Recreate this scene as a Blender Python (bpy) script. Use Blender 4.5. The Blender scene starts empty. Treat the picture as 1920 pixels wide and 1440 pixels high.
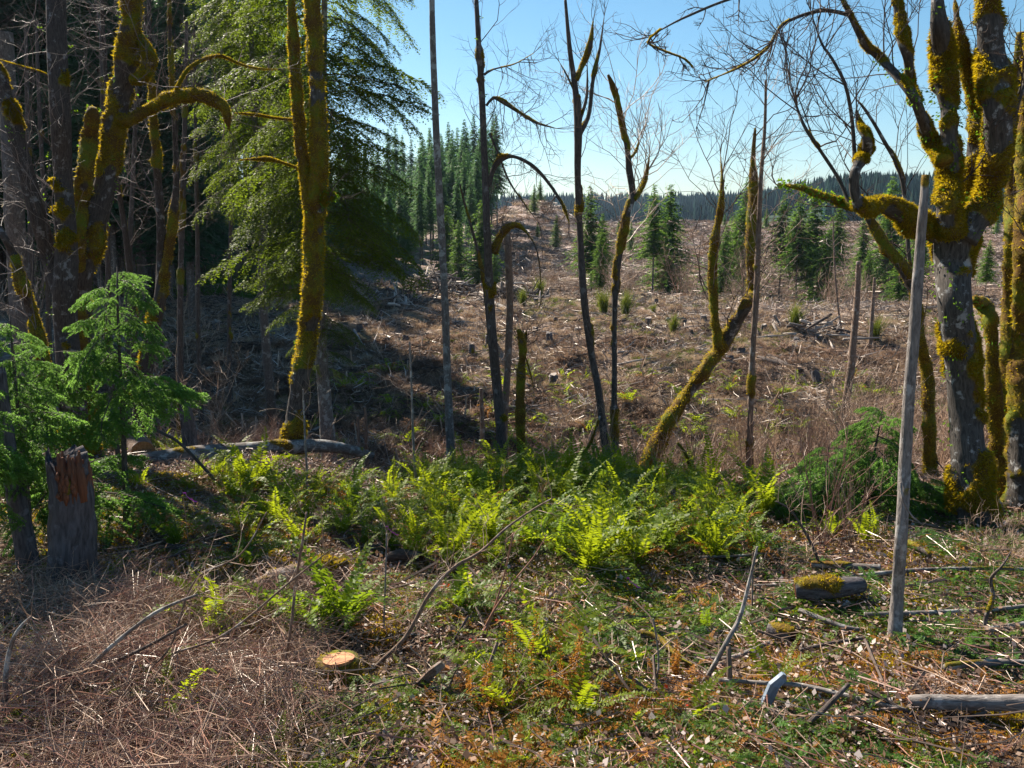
import bpy, math, random
import numpy as np
from mathutils import Vector, Matrix, Euler

R = math.radians
rng = np.random.default_rng(7)
random.seed(7)
sc = bpy.context.scene

# ------------------------------------------------------------------ camera
FPX = 1598.0                      # focal length in pixels of a 1920 wide picture
PITCH = R(10.3)
cam_d = bpy.data.cameras.new('camera')
cam = bpy.data.objects.new('camera', cam_d)
sc.collection.objects.link(cam)
cam_d.sensor_width = 36.0
cam_d.lens = 36.0 * FPX / 1920.0
cam_d.clip_start = 0.05
cam_d.clip_end = 5000.0
cam.location = (0, 0, 0)
cam.rotation_euler = (R(90) - PITCH, 0, 0)
sc.camera = cam

# ------------------------------------------------------------------ light
SUN_AZ = R(-40)                   # measured from +Y, negative = to the left
SUN_EL = R(41)
world = bpy.data.worlds.new('World')
sc.world = world
world.use_nodes = True
wn = world.node_tree
wn.nodes.clear()
sky = wn.nodes.new('ShaderNodeTexSky')
sky.sky_type = 'NISHITA'
sky.sun_disc = False
sky.sun_elevation = SUN_EL
sky.sun_rotation = SUN_AZ
sky.air_density = 1.0
sky.dust_density = 0.3
sky.ozone_density = 3.0
bg = wn.nodes.new('ShaderNodeBackground')
bg.inputs[1].default_value = 0.05
wo = wn.nodes.new('ShaderNodeOutputWorld')
hs = wn.nodes.new('ShaderNodeHueSaturation')
hs.inputs['Saturation'].default_value = 1.18
hs.inputs['Hue'].default_value = 0.487
wn.links.new(sky.outputs[0], hs.inputs['Color'])
wn.links.new(hs.outputs[0], bg.inputs[0])
wn.links.new(bg.outputs[0], wo.inputs[0])
sl = bpy.data.lights.new('sun', 'SUN')
sl.energy = 5.0
sl.angle = R(0.5)
sl.color = (1.0, 0.89, 0.74)
sun = bpy.data.objects.new('sun', sl)
sc.collection.objects.link(sun)
sd = Vector((math.sin(SUN_AZ) * math.cos(SUN_EL), math.cos(SUN_AZ) * math.cos(SUN_EL), math.sin(SUN_EL)))
sun.rotation_euler = sd.to_track_quat('Z', 'Y').to_euler()
sun.location = sd * 50
vs = sc.view_settings
vs.view_transform = 'Standard'
vs.look = 'None'
vs.exposure = 1.5
vs.gamma = 1.0
vs.use_curve_mapping = False
sc.cycles.max_bounces = 5
sc.cycles.diffuse_bounces = 2
sc.cycles.transmission_bounces = 4
sc.cycles.caustics_reflective = False
sc.cycles.caustics_refractive = False

# ------------------------------------------------------------------ noise
def vnoise(p, scale=1.0, seed=0):
    p = np.asarray(p, dtype=np.float64) * scale + seed * 17.31
    i = np.floor(p).astype(np.int64)
    f = p - i
    f = f * f * (3 - 2 * f)
    out = 0
    for dx in (0, 1):
        for dy in (0, 1):
            for dz in (0, 1):
                h = ((i[..., 0] + dx) * 73856093) ^ ((i[..., 1] + dy) * 19349663) ^ ((i[..., 2] + dz) * 83492791)
                h = (h * 1103515245 + 12345) & 0x7fffffff
                h = ((h >> 7) ^ h) * 2654435 & 0x7fffffff
                v = (h & 0xffff) / 65535.0
                w = (f[..., 0] if dx else 1 - f[..., 0]) * (f[..., 1] if dy else 1 - f[..., 1]) * (f[..., 2] if dz else 1 - f[..., 2])
                out = out + v * w
    return out

def fbm(p, scale=1.0, seed=0, octv=3):
    a, s, t = 1.0, 0.0, 0.0
    for k in range(octv):
        s = s + a * vnoise(p, scale * 2 ** k, seed + k)
        t += a
        a *= 0.5
    return s / t

def sstep(a, b, x):
    t = np.clip((np.asarray(x, float) - a) / (b - a), 0, 1)
    return t * t * (3 - 2 * t)

# ------------------------------------------------------------------ terrain
def _profile(tab):
    ys = np.arange(-60, 2400, 1.0)
    z = np.interp(ys, [t[0] for t in tab], [t[1] for t in tab])
    k = np.exp(-0.5 * (np.arange(-4, 5) / 1.3) ** 2)
    k /= k.sum()
    return ys, np.convolve(np.pad(z, 4, 'edge'), k, 'valid')

_L = _profile([(-60, -3), (0, -3.5), (6, -4.0), (10, -4.35), (14, -4.6), (17, -4.85), (20, -5.15), (24, -6.9), (28, -7.9), (34, -7.7),
               (48, -6.0), (60, -5.1), (70, -4.6), (85, -4.0), (120, -4.5), (200, 0), (400, 6), (700, 10), (1000, 22), (1300, 26), (2400, 5)])
_M = _profile([(-60, -3), (0, -3.5), (6, -4.0), (8, -4.2), (14, -4.72), (17, -5.15), (21, -7.0), (26, -8.3), (31, -8.05), (45, -6.35),
               (60, -5.6), (70, -5.5), (84, -6.6), (110, -7.6), (150, -4.5), (230, 0.2), (300, 1.6), (340, 0.5), (520, -16), (800, 0), (1000, 22), (1300, 24), (2400, 5)])
_Rr = _profile([(-60, -3), (0, -3.5), (6, -4.0), (8, -4.2), (14, -4.75), (18, -5.3), (24, -7.2), (30, -8.3), (36, -7.9), (48, -6.9),
                (62, -6.2), (74, -6.6), (90, -9.3), (120, -9.2), (180, -4.0), (260, 0.8), (320, 1.8), (360, 0), (430, 1), (560, 16), (700, 25), (1000, 28), (1300, 26), (2400, 5)])

def H(x, y):
    x = np.asarray(x, float)
    y = np.asarray(y, float)
    a = x / np.maximum(y, 6.0)
    wl = 1 - sstep(-0.34, -0.02, a)
    wr = sstep(0.12, 0.42, a)
    zl, zm, zr = (np.interp(y, t[0], t[1]) for t in (_L, _M, _Rr))
    z = zm + (zl - zm) * wl + (zr - zm) * wr
    p = np.stack([x, y, x * 0], -1)
    d = np.maximum(y, 4)
    z = z + (fbm(p, 0.9, 3) - 0.5) * 0.42 * sstep(1, 8, d)
    z = z + (fbm(p, 0.28, 9) - 0.5) * (0.25 + 0.9 * sstep(24, 45, d))
    z = z + (fbm(p, 0.75, 31, 2) - 0.5) * 0.75 * sstep(22, 34, d) * (1 - sstep(110, 140, d))
    z = z + (fbm(p, 0.16, 33, 3) - 0.5) * 2.2 * sstep(100, 140, d) * (1 - sstep(330, 400, d))
    z = z + (fbm(p, 0.03, 21) - 0.5) * 5.0 * sstep(90, 260, d)
    # knoll in front of the far ridge
    z = z + 7.0 * np.exp(-(((x - 4) / 12.0) ** 2 + ((y - 205) / 30.0) ** 2))
    return z

_cp, _sp = math.cos(PITCH), math.sin(PITCH)
def pdir(px, py):
    u, v = (px - 960) / FPX, (720 - py) / FPX
    return np.array([u, _cp + v * _sp, -_sp + v * _cp])
def P(px, py, D):
    d = pdir(px, py)
    return d * (D / d[1])
def G(px, py, near=3.0):
    """where a line of sight meets the ground"""
    d = pdir(px, py)
    d = d / d[1]
    t = near * 1.006 ** np.arange(0, 1100)
    below = d[2] * t < H(d[0] * t, t)
    i = int(np.argmax(below)) if below.any() else 900
    q = d * t[i]
    q[2] = float(H(q[0], q[1]))
    return q
def gz(x, y):
    return float(H(x, y))

# landmarks used to say where a repeated thing stands
_MARKS = [(570, 'the orange-mossed trunk'), (840, 'the lichened pole'), (930, 'the arching tree'), (1110, 'the three-stemmed tree'),
          (1250, 'the leaning tree'), (1410, 'the peeling dead stem'), (1700, 'the grey pole')]
def between(px):
    if px < _MARKS[0][0]: return 'left of ' + _MARKS[0][1]
    for (a, an), (b, bn) in zip(_MARKS, _MARKS[1:]):
        if px < b: return 'between %s and %s' % (an, bn)
    return 'right of ' + _MARKS[-1][1]
# ------------------------------------------------------------------ objects
def link(o):
    sc.collection.objects.link(o)
    return o

def tag(o, label=None, cat=None, group=None, kind=None):
    if label: o['label'] = label
    if cat: o['category'] = cat
    if group: o['group'] = group
    if kind: o['kind'] = kind
    return o

def thing(name, loc, label, cat, group=None):
    o = link(bpy.data.objects.new(name, None))
    o.empty_display_size = 0.1
    o.location = Vector([float(c) for c in loc])
    return tag(o, label, cat, group)

def copy_thing(root):
    r = link(root.copy())
    for ch in root.children:
        c = link(ch.copy())
        c.parent = r
        for g in ch.children:
            d = link(g.copy())
            d.parent = c
    return r

class MB:
    def __init__(s):
        s.v, s.f3, s.f4, s.moss, s.tc, s.n = [], [], [], [], [], 0
    def add(s, v, f, moss=None, tc=None):
        v = np.asarray(v, float)
        f = np.asarray(f, np.int64) + s.n
        (s.f3 if f.shape[1] == 3 else s.f4).append(f)
        s.v.append(v)
        s.moss.append(np.zeros(len(v)) if moss is None else moss)
        s.tc.append(v if tc is None else tc)
        s.n += len(v)
    def more(s, f, n0):
        f = np.asarray(f, np.int64) + n0
        (s.f3 if f.shape[1] == 3 else s.f4).append(f)
    def mesh(s, name, mat, origin=(0, 0, 0), smooth=True):
        me = bpy.data.meshes.new(name)
        if s.n:
            v = np.concatenate(s.v) - np.asarray(origin, float)
            f3 = np.concatenate(s.f3) if s.f3 else np.zeros((0, 3), np.int64)
            f4 = np.concatenate(s.f4) if s.f4 else np.zeros((0, 4), np.int64)
            me.vertices.add(len(v))
            me.vertices.foreach_set('co', v.ravel())
            loops = np.concatenate([f3.ravel(), f4.ravel()])
            me.loops.add(len(loops))
            me.loops.foreach_set('vertex_index', loops.astype(np.int32))
            nf = len(f3) + len(f4)
            me.polygons.add(nf)
            st = np.concatenate([np.arange(len(f3)) * 3, len(f3) * 3 + np.arange(len(f4)) * 4])
            me.polygons.foreach_set('loop_start', st.astype(np.int32))
            me.polygons.foreach_set('use_smooth', np.full(nf, smooth))
            a = me.attributes.new('moss', 'FLOAT', 'POINT')
            a.data.foreach_set('value', np.concatenate(s.moss))
            t = me.attributes.new('tc', 'FLOAT_VECTOR', 'POINT')
            t.data.foreach_set('vector', np.concatenate(s.tc).ravel())
            me.update(calc_edges=True)
        if isinstance(mat, (list, tuple)):
            for m in mat: me.materials.append(m)
        else:
            me.materials.append(mat)
        return me
    def build(s, name, mat, parent=None, origin=None, smooth=True):
        if origin is None:
            origin = parent.location if parent else (0, 0, 0)
            p = parent
            while p is not None and p.parent is not None:
                p = p.parent
                origin = Vector(origin) + p.location
        o = bpy.data.objects.new(name, s.mesh(name, mat, tuple(origin), smooth))
        link(o)
        if parent: o.parent = parent
        return o

def unit(v):
    v = np.asarray(v, float)
    return v / (np.linalg.norm(v, axis=-1, keepdims=True) + 1e-9)

def spline(pts, rad, step):
    """resample a polyline by Catmull-Rom"""
    pts = np.asarray(pts, float)
    rad = np.asarray(rad, float)
    seg = np.linalg.norm(np.diff(pts, axis=0), axis=1)
    out, rr = [], []
    n = len(pts)
    for i in range(n - 1):
        p0, p1, p2, p3 = pts[max(i - 1, 0)], pts[i], pts[i + 1], pts[min(i + 2, n - 1)]
        k = max(1, int(round(seg[i] / step)))
        t = (np.arange(k) / k)[:, None]
        out.append(0.5 * (2 * p1 + (p2 - p0) * t + (2 * p0 - 5 * p1 + 4 * p2 - p3) * t ** 2 + (3 * p1 - p0 - 3 * p2 + p3) * t ** 3))
        rr.append(rad[i] + (rad[i + 1] - rad[i]) * t[:, 0])
    out.append(pts[-1:])
    rr.append(rad[-1:])
    return np.concatenate(out), np.concatenate(rr)

def frames(pts):
    t = unit(np.gradient(pts, axis=0))
    a = np.cross(t[0], (0.31, 0.87, 0.11))
    a = unit(a)
    A = np.zeros_like(pts)
    for i in range(len(pts)):
        a = a - t[i] * np.dot(a, t[i])
        a = a / (np.linalg.norm(a) + 1e-9)
        A[i] = a
    return t, A, np.cross(t, A)

def tube(mb, pts, rad, sides=6, caps=True):
    pts = np.asarray(pts, float)
    rad = np.asarray(rad, float)
    n = len(pts)
    if n < 2: return
    t = unit(np.gradient(pts, axis=0))
    m = t.mean(0)
    ref = np.array((1.0, 0, 0)) if abs(m[0]) < 0.6 * np.linalg.norm(m) else np.array((0, 0.3, 1.0))
    A = unit(np.cross(t, ref))
    B = np.cross(t, A)
    th = np.arange(sides) / sides * 2 * np.pi
    c, s = np.cos(th)[None, :, None], np.sin(th)[None, :, None]
    off = A[:, None] * c + B[:, None] * s
    v = pts[:, None] + off * rad[:, None, None]
    L = np.concatenate([[0], np.cumsum(np.linalg.norm(np.diff(pts, axis=0), axis=1))])
    tc = np.stack([np.cos(th)[None] * rad[:, None], np.sin(th)[None] * rad[:, None], np.repeat(L[:, None], sides, 1)], -1)
    i = np.arange(n - 1)[:, None] * sides
    j = np.arange(sides)[None]
    q = np.stack([i + j, i + (j + 1) % sides, i + sides + (j + 1) % sides, i + sides + j], -1).reshape(-1, 4)
    n0 = mb.n
    mb.add(v.reshape(-1, 3), q, None, tc.reshape(-1, 3))
    if caps:
        for ring, flip in ((0, True), (n - 1, False)):
            idx = ring * sides + np.arange(sides)
            tri = np.array([[idx[0], idx[k], idx[k + 1]] for k in range(1, sides - 1)])
            if flip: tri = tri[:, ::-1]
            mb.more(tri, n0)

def trunk(mb, pts, rad, seed=0, moss=0.5, sides=18, step=0.07, lump=0.22, fissure=0.05, fuzz=None, nfuzz=0, flare=0.0, msize=1.0, fl=0.045):
    """a bark tube with lumps and cushions of moss; collects moss blades in fuzz"""
    p, r = spline(pts, rad, step)
    n = len(p)
    L = np.concatenate([[0], np.cumsum(np.linalg.norm(np.diff(p, axis=0), axis=1))])
    if flare:
        r = r * (1 + flare * np.exp(-L / 0.35))
    t, A, B = frames(p)
    th = np.arange(sides) / sides * 2 * np.pi
    c, s = np.cos(th)[None, :, None], np.sin(th)[None, :, None]
    off = A[:, None] * c + B[:, None] * s
    base = p[:, None] + off * r[:, None, None]
    ml = fbm(base * np.array([1.0, 1.0, 0.8]) / msize, 1.7, seed, 3) * 0.75 + 0.25 * vnoise(np.stack([L * 0, L * 0 + seed, L], -1)[:, None] + 0 * base, 1.4 / msize, seed + 5)
    # moss favours the upper side of leaning limbs
    ml = ml + 0.16 * off[..., 2] + 0.20 * (fbm(base, 7.0, seed + 11, 3) - 0.5)
    thr = 0.83 - 0.62 * moss
    m = sstep(thr, thr + 0.08, ml) if moss > 0 else ml * 0
    fine = fbm(base, 9.0, seed + 2, 2) - 0.5
    crack = np.abs(vnoise(np.stack([np.cos(th)[None] * r[:, None] * 26, np.sin(th)[None] * r[:, None] * 26, np.repeat(L[:, None], sides, 1) * 3.2], -1), 1.0, seed + 3) - 0.5) * 2
    thick = (np.minimum(0.018, r * 0.45) + r * lump) * (0.25 + 0.75 * sstep(0.02, 0.075, r))
    if flare:
        rootn = 1 + 0.35 * flare * np.exp(-L / 0.3)[:, None] * np.sin(th * 5 + seed)[None]
    else:
        rootn = 1.0
    rr = r[:, None] * rootn * (1 + 0.06 * (vnoise(base, 2.2, seed + 8) - 0.5) - fissure * (1 - crack) * (1 - m)) + m * thick[:, None] * (0.15 + 1.5 * vnoise(base, 4.2, seed + 6) + 1.0 * (vnoise(base, 13.0, seed + 7) - .4) + 0.8 * fine)
    v = p[:, None] + off * rr[..., None]
    tc = np.stack([np.cos(th)[None] * r[:, None], np.sin(th)[None] * r[:, None], np.repeat(L[:, None], sides, 1)], -1)
    i = np.arange(n - 1)[:, None] * sides
    j = np.arange(sides)[None]
    q = np.stack([i + j, i + (j + 1) % sides, i + sides + (j + 1) % sides, i + sides + j], -1).reshape(-1, 4)
    n0 = mb.n
    mb.add(v.reshape(-1, 3), q, m.reshape(-1), tc.reshape(-1, 3))
    for ring, flip in ((0, True), (n - 1, False)):
        idx = ring * sides + np.arange(sides)
        tri = np.array([[idx[0], idx[k], idx[k + 1]] for k in range(1, sides - 1)])
        if flip: tri = tri[:, ::-1]
        mb.more(tri, n0)
    if fuzz is not None and nfuzz and moss > 0:
        V, O, M = v.reshape(-1, 3), off.reshape(-1, 3), m.reshape(-1)
        ok = np.where(M > 0.45)[0]
        if len(ok):
            w = np.repeat(r, sides)[ok]
            k = rng.choice(ok, nfuzz, p=w / w.sum())
            jit = rng.normal(0, 0.02, (nfuzz, 3))
            kr = np.minimum(k + sides, len(V) - 1)
            kl = np.where(k % sides == sides - 1, k - sides + 1, k + 1)
            b1, b2 = rng.uniform(0, 1, (nfuzz, 1)), rng.uniform(0, 1, (nfuzz, 1))
            o0 = V[k] + (V[kr] - V[k]) * b1 + (V[kl] - V[k]) * b2 + jit * .1 - O[k] * 0.006
            d = unit(O[k] + rng.normal(0, 0.55, (nfuzz, 3)) + np.array([0, 0, -0.25]))
            ln = rng.uniform(0.4, 1.5, nfuzz) * fl * np.clip(0.35 + np.repeat(r, sides)[k] * 6, 0.4, 1.25)
            sdv = unit(np.cross(d, rng.normal(0, 1, (nfuzz, 3)))) * (ln * 0.17)[:, None]
            vv = np.stack([o0 - sdv, o0 + sdv, o0 + d * ln[:, None]], 1).reshape(-1, 3)
            fuzz.add(vv, np.arange(nfuzz * 3).reshape(-1, 3), np.ones(nfuzz * 3))
    return p, r

# ------------------------------------------------------------------ materials
def nodes_of(name):
    m = bpy.data.materials.new(name)
    m.use_nodes = True
    nt = m.node_tree
    nt.nodes.clear()
    out = nt.nodes.new('ShaderNodeOutputMaterial')
    return m, nt, out

def N(nt, typ, **kw):
    n = nt.nodes.new(typ)
    for k, v in kw.items(): setattr(n, k, v)
    return n

def ramp(nt, fac, stops):
    n = nt.nodes.new('ShaderNodeValToRGB')
    el = n.color_ramp.elements
    while len(el) < len(stops): el.new(0.5)
    for e, (p, c) in zip(el, stops):
        e.position = p
        e.color = (*c, 1) if len(c) == 3 else c
    nt.links.new(fac, n.inputs[0])
    return n.outputs[0]

def noise(nt, vec, scale, detail=4, rough=0.6, dist=0.0):
    n = N(nt, 'ShaderNodeTexNoise')
    n.inputs['Scale'].default_value = scale
    n.inputs['Detail'].default_value = detail
    n.inputs['Roughness'].default_value = rough
    n.inputs['Distortion'].default_value = dist
    if vec is not None: nt.links.new(vec, n.inputs['Vector'])
    return n.outputs['Fac']

def mixc(nt, fac, a, b):
    n = N(nt, 'ShaderNodeMix', data_type='RGBA')
    for sock, val in ((n.inputs[0], fac), (n.inputs[6], a), (n.inputs[7], b)):
        if hasattr(val, 'is_linked') or hasattr(val, 'links'):
            nt.links.new(val, sock)
        elif isinstance(val, (int, float)):
            sock.default_value = val
        else:
            sock.default_value = (*val, 1)
    return n.outputs[2]

def mapr(nt, v, a, b, c=0.0, d=1.0):
    n = N(nt, 'ShaderNodeMapRange')
    nt.links.new(v, n.inputs[0])
    for i, x in enumerate((a, b, c, d)): n.inputs[i + 1].default_value = x
    return n.outputs[0]

def bark(name, dark, light, pale=None, palefac=0.55, moss_a=(0.025, 0.020, 0.003), moss_b=(0.24, 0.165, 0.008), grain=1.0, rough=0.9):
    m, nt, out = nodes_of(name)
    at = N(nt, 'ShaderNodeAttribute', attribute_name='tc')
    mp = N(nt, 'ShaderNodeMapping')
    mp.inputs['Scale'].default_value = (1, 1, 0.22)
    nt.links.new(at.outputs['Vector'], mp.inputs[0])
    n1 = noise(nt, mp.outputs[0], 42 * grain, 5, 0.65, 0.6)
    geo = N(nt, 'ShaderNodeNewGeometry')
    n2 = noise(nt, geo.outputs['Position'], 5.0, 5, 0.65)
    n3 = noise(nt, geo.outputs['Position'], 1.3, 3, 0.6)
    col = ramp(nt, n1, [(0.33, dark), (0.62, light)])
    if pale:
        col = mixc(nt, mapr(nt, n2, palefac, palefac + 0.07, 0, 0.85), col, pale)
    col = mixc(nt, mapr(nt, n3, 0.35, 0.7, 0, 0.45), col, tuple(c * 0.55 for c in light))
    mo = N(nt, 'ShaderNodeAttribute', attribute_name='moss')
    n4 = noise(nt, geo.outputs['Position'], 28, 4, 0.7)
    n5 = noise(nt, geo.outputs['Position'], 2.4, 3, 0.6)
    mc = ramp(nt, n4, [(0.3, moss_a), (0.7, moss_b)])
    mc = mixc(nt, mapr(nt, n5, 0.48, 0.60, 0, 0.8), mc, (0.085, 0.038, 0.007))
    mc = mixc(nt, mapr(nt, n5, 0.47, 0.36, 0, 0.75), mc, (0.10, 0.13, 0.006))
    mf = mapr(nt, mo.outputs['Fac'], 0.25, 0.6)
    col = mixc(nt, mf, col, mc)
    b = N(nt, 'ShaderNodeBsdfPrincipled')
    nt.links.new(col, b.inputs['Base Color'])
    b.inputs['Roughness'].default_value = rough
    b.inputs['Specular IOR Level'].default_value = 0.25
    bp = N(nt, 'ShaderNodeBump')
    bp.inputs['Strength'].default_value = 0.8
    bp.inputs['Distance'].default_value = 0.02
    hh = N(nt, 'ShaderNodeMix', data_type='FLOAT')
    nt.links.new(mf, hh.inputs[0]); nt.links.new(n1, hh.inputs[2]); nt.links.new(n4, hh.inputs[3])
    nt.links.new(hh.outputs[0], bp.inputs['Height'])
    nt.links.new(bp.outputs[0], b.inputs['Normal'])
    nt.links.new(b.outputs[0], out.inputs[0])
    return m

def leafy(name, a, b, trans=(0.2, 0.3, 0.02), tf=0.45, scale=1.5, gloss=0.15, third=None, rand=True):
    """thin leaves: diffuse front, light coming through"""
    m, nt, out = nodes_of(name)
    geo = N(nt, 'ShaderNodeNewGeometry')
    oi = N(nt, 'ShaderNodeObjectInfo')
    n1 = noise(nt, geo.outputs['Position'], scale, 3, 0.7)
    add = N(nt, 'ShaderNodeMath', operation='MULTIPLY_ADD')
    nt.links.new(oi.outputs['Random'], add.inputs[0])
    add.inputs[1].default_value = 0.36 if rand else 0.0
    nt.links.new(n1, add.inputs[2])
    ad2 = N(nt, 'ShaderNodeMath', operation='MULTIPLY_ADD')
    nt.links.new(geo.outputs['Random Per Island'], ad2.inputs[0])
    ad2.inputs[1].default_value = 0.35
    nt.links.new(add.outputs[0], ad2.inputs[2])
    f = mapr(nt, ad2.outputs[0], 0.5, 1.05)
    col = mixc(nt, f, a, b)
    if third:
        col = mixc(nt, mapr(nt, geo.outputs['Random Per Island'], 0.8, 0.9), col, third)
    tcol = N(nt, 'ShaderNodeMix', data_type='RGBA', blend_type='MIX')
    tcol.inputs[0].default_value = 0.5
    nt.links.new(col, tcol.inputs[6]); tcol.inputs[7].default_value = (*trans, 1)
    d = N(nt, 'ShaderNodeBsdfPrincipled')
    d.inputs['Roughness'].default_value = 0.5
    d.inputs['Specular IOR Level'].default_value = gloss
    nt.links.new(col, d.inputs['Base Color'])
    t = N(nt, 'ShaderNodeBsdfTranslucent')
    nt.links.new(tcol.outputs[2], t.inputs[0])
    mx = N(nt, 'ShaderNodeMixShader')
    mx.inputs[0].default_value = tf
    nt.links.new(d.outputs[0], mx.inputs[1]); nt.links.new(t.outputs[0], mx.inputs[2])
    nt.links.new(mx.outputs[0], out.inputs[0])
    return m

def plain(name, a, b, scale=8.0, rough=0.85, bump=0.4, stretch=None, isl=True, spec=0.25):
    m, nt, out = nodes_of(name)
    geo = N(nt, 'ShaderNodeNewGeometry')
    vec = geo.outputs['Position']
    if stretch:
        at = N(nt, 'ShaderNodeAttribute', attribute_name='tc')
        mp = N(nt, 'ShaderNodeMapping')
        mp.inputs['Scale'].default_value = stretch
        nt.links.new(at.outputs['Vector'], mp.inputs[0])
        vec = mp.outputs[0]
    n1 = noise(nt, vec, scale, 5, 0.65)
    if isl:
        ad = N(nt, 'ShaderNodeMath', operation='MULTIPLY_ADD')
        nt.links.new(geo.outputs['Random Per Island'], ad.inputs[0])
        ad.inputs[1].default_value = 0.4
        ad.inputs[2].default_value = -0.2
        ad3 = N(nt, 'ShaderNodeMath', operation='ADD')
        nt.links.new(ad.outputs[0], ad3.inputs[0]); nt.links.new(n1, ad3.inputs[1])
        fac = ad3.outputs[0]
    else:
        fac = n1
    col = ramp(nt, fac, [(0.3, a), (0.7, b)])
    p = N(nt, 'ShaderNodeBsdfPrincipled')
    nt.links.new(col, p.inputs['Base Color'])
    p.inputs['Roughness'].default_value = rough
    p.inputs['Specular IOR Level'].default_value = spec
    if bump:
        bp = N(nt, 'ShaderNodeBump')
        bp.inputs['Strength'].default_value = bump
        bp.inputs['Distance'].default_value = 0.01
        nt.links.new(n1, bp.inputs['Height'])
        nt.links.new(bp.outputs[0], p.inputs['Normal'])
    nt.links.new(p.outputs[0], out.inputs[0])
    return m

M = {}
M['maple'] = bark('maple_bark', (0.018, 0.015, 0.013), (0.10, 0.088, 0.08), (0.36, 0.36, 0.36), 0.57, grain=.7)
M['alder'] = bark('alder_bark', (0.06, 0.05, 0.045), (0.20, 0.18, 0.17), (0.36, 0.37, 0.36), 0.52)
M['dark'] = bark('dark_bark', (0.026, 0.020, 0.018), (0.115, 0.09, 0.08), (0.20, 0.18, 0.175), 0.58)
M['stump'] = bark('stump_bark', (0.02, 0.016, 0.018), (0.13, 0.115, 0.12), (0.2, 0.19, 0.21), 0.58, grain=0.55)
M['fir'] = bark('fir_bark', (0.04, 0.035, 0.032), (0.15, 0.125, 0.115), (0.27, 0.25, 0.24), 0.55)
M['snag'] = bark('weathered_bark', (0.07, 0.045, 0.035), (0.24, 0.17, 0.13), (0.30, 0.27, 0.25), 0.55)
M['greywood'] = bark('grey_wood', (0.07, 0.062, 0.058), (0.27, 0.24, 0.225), (0.42, 0.40, 0.385), 0.54)
M['moss'] = leafy('moss_blades', (0.07, 0.06, 0.004), (0.23, 0.185, 0.008), (0.80, 0.58, 0.015), 0.55, 2.4, 0.05, third=(0.14, 0.065, 0.006))
M['epi'] = leafy('small_green_leaves', (0.05, 0.11, 0.008), (0.09, 0.2, 0.012), (0.3, 0.5, 0.02), 0.45, 3)
M['fern'] = leafy('fern_green', (0.05, 0.10, 0.006), (0.14, 0.19, 0.010), (0.58, 0.68, 0.015), 0.5, 0.9, 0.22)
M['fern_dark'] = leafy('fern_deep_green', (0.03, 0.08, 0.008), (0.09, 0.15, 0.010), (0.36, 0.5, 0.015), 0.45, 0.9, 0.25)
M['rust'] = leafy('fern_rust', (0.14, 0.055, 0.012), (0.36, 0.16, 0.03), (0.6, 0.27, 0.03), 0.4, 3.0, 0.1)
M['needle'] = leafy('conifer_needles', (0.02, 0.055, 0.014), (0.075, 0.15, 0.022), (0.30, 0.52, 0.05), 0.45, 0.35, 0.08)
M['hemlock'] = leafy('hemlock_needles', (0.022, 0.055, 0.008), (0.075, 0.12, 0.010), (0.34, 0.46, 0.02), 0.45, 0.6, 0.04)
M['bough'] = leafy('bright_fir_needles', (0.035, 0.10, 0.022), (0.09, 0.19, 0.035), (0.34, 0.62, 0.10), 0.5, 1.2, 0.15)
M['bluefir'] = leafy('far_conifer_needles', (0.026, 0.075, 0.032), (0.07, 0.14, 0.045), (0.20, 0.42, 0.12), 0.42, 0.08, 0.08)
M['ridge'] = leafy('ridge_conifers', (0.008, 0.026, 0.022), (0.016, 0.045, 0.032), (0.03, 0.08, 0.05), 0.12, 0.05, 0.02)
M['darkfir'] = leafy('forest_conifer_needles', (0.016, 0.045, 0.026), (0.042, 0.088, 0.042), (0.13, 0.26, 0.10), 0.38, 0.1, 0.08)
M['dry'] = leafy('dry_grass', (0.17, 0.12, 0.08), (0.46, 0.345, 0.24), (0.6, 0.43, 0.27), 0.35, 0.35, 0.05)
M['bracken'] = leafy('dead_bracken', (0.075, 0.045, 0.034), (0.22, 0.145, 0.105), (0.32, 0.20, 0.13), 0.3, 0.4, 0.05)
M['grass'] = leafy('green_grass', (0.05, 0.09, 0.012), (0.13, 0.15, 0.025), (0.25, 0.3, 0.03), 0.4, 0.7, 0.1)
M['leaf'] = leafy('fallen_leaves', (0.055, 0.032, 0.022), (0.28, 0.18, 0.125), (0.42, 0.24, 0.12), 0.22, 3.0, 0.25, third=(0.42, 0.36, 0.34))
M['red'] = leafy('red_leaves', (0.25, 0.02, 0.01), (0.4, 0.05, 0.015), (0.6, 0.06, 0.01), 0.3, 3.0, 0.2)
M['twig'] = plain('bare_twigs', (0.13, 0.08, 0.055), (0.44, 0.30, 0.21), 6, 0.42, 0, spec=0.45)
M['twig_dark'] = plain('dark_twigs', (0.03, 0.022, 0.022), (0.12, 0.09, 0.075), 6, 0.75, 0, spec=0.1)
M['twig_mid'] = plain('grey_brown_twigs', (0.06, 0.045, 0.042), (0.22, 0.17, 0.155), 6, 0.6, 0, spec=0.25)
M['twig_red'] = plain('reddish_stems', (0.14, 0.06, 0.05), (0.36, 0.19, 0.13), 6, 0.4, 0, spec=0.4)
M['bleached'] = plain('bleached_wood', (0.15, 0.125, 0.11), (0.46, 0.40, 0.36), 8, 0.8, 0.3, (1, 1, 0.1))
M['stump_top'] = plain('old_cut_wood', (0.12, 0.10, 0.09), (0.34, 0.29, 0.26), 8, 0.8, 0.3)
M['shade'] = bark('shaded_maple_bark', (0.022, 0.016, 0.014), (0.085, 0.066, 0.058), (0.24, 0.225, 0.225), 0.57)  # maple bark darkened for the left-hand trees, their shade put into the colour
M['cut'] = plain('cut_wood', (0.42, 0.15, 0.04), (0.72, 0.38, 0.16), 30, 0.7, 0.2, isl=False)
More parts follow.
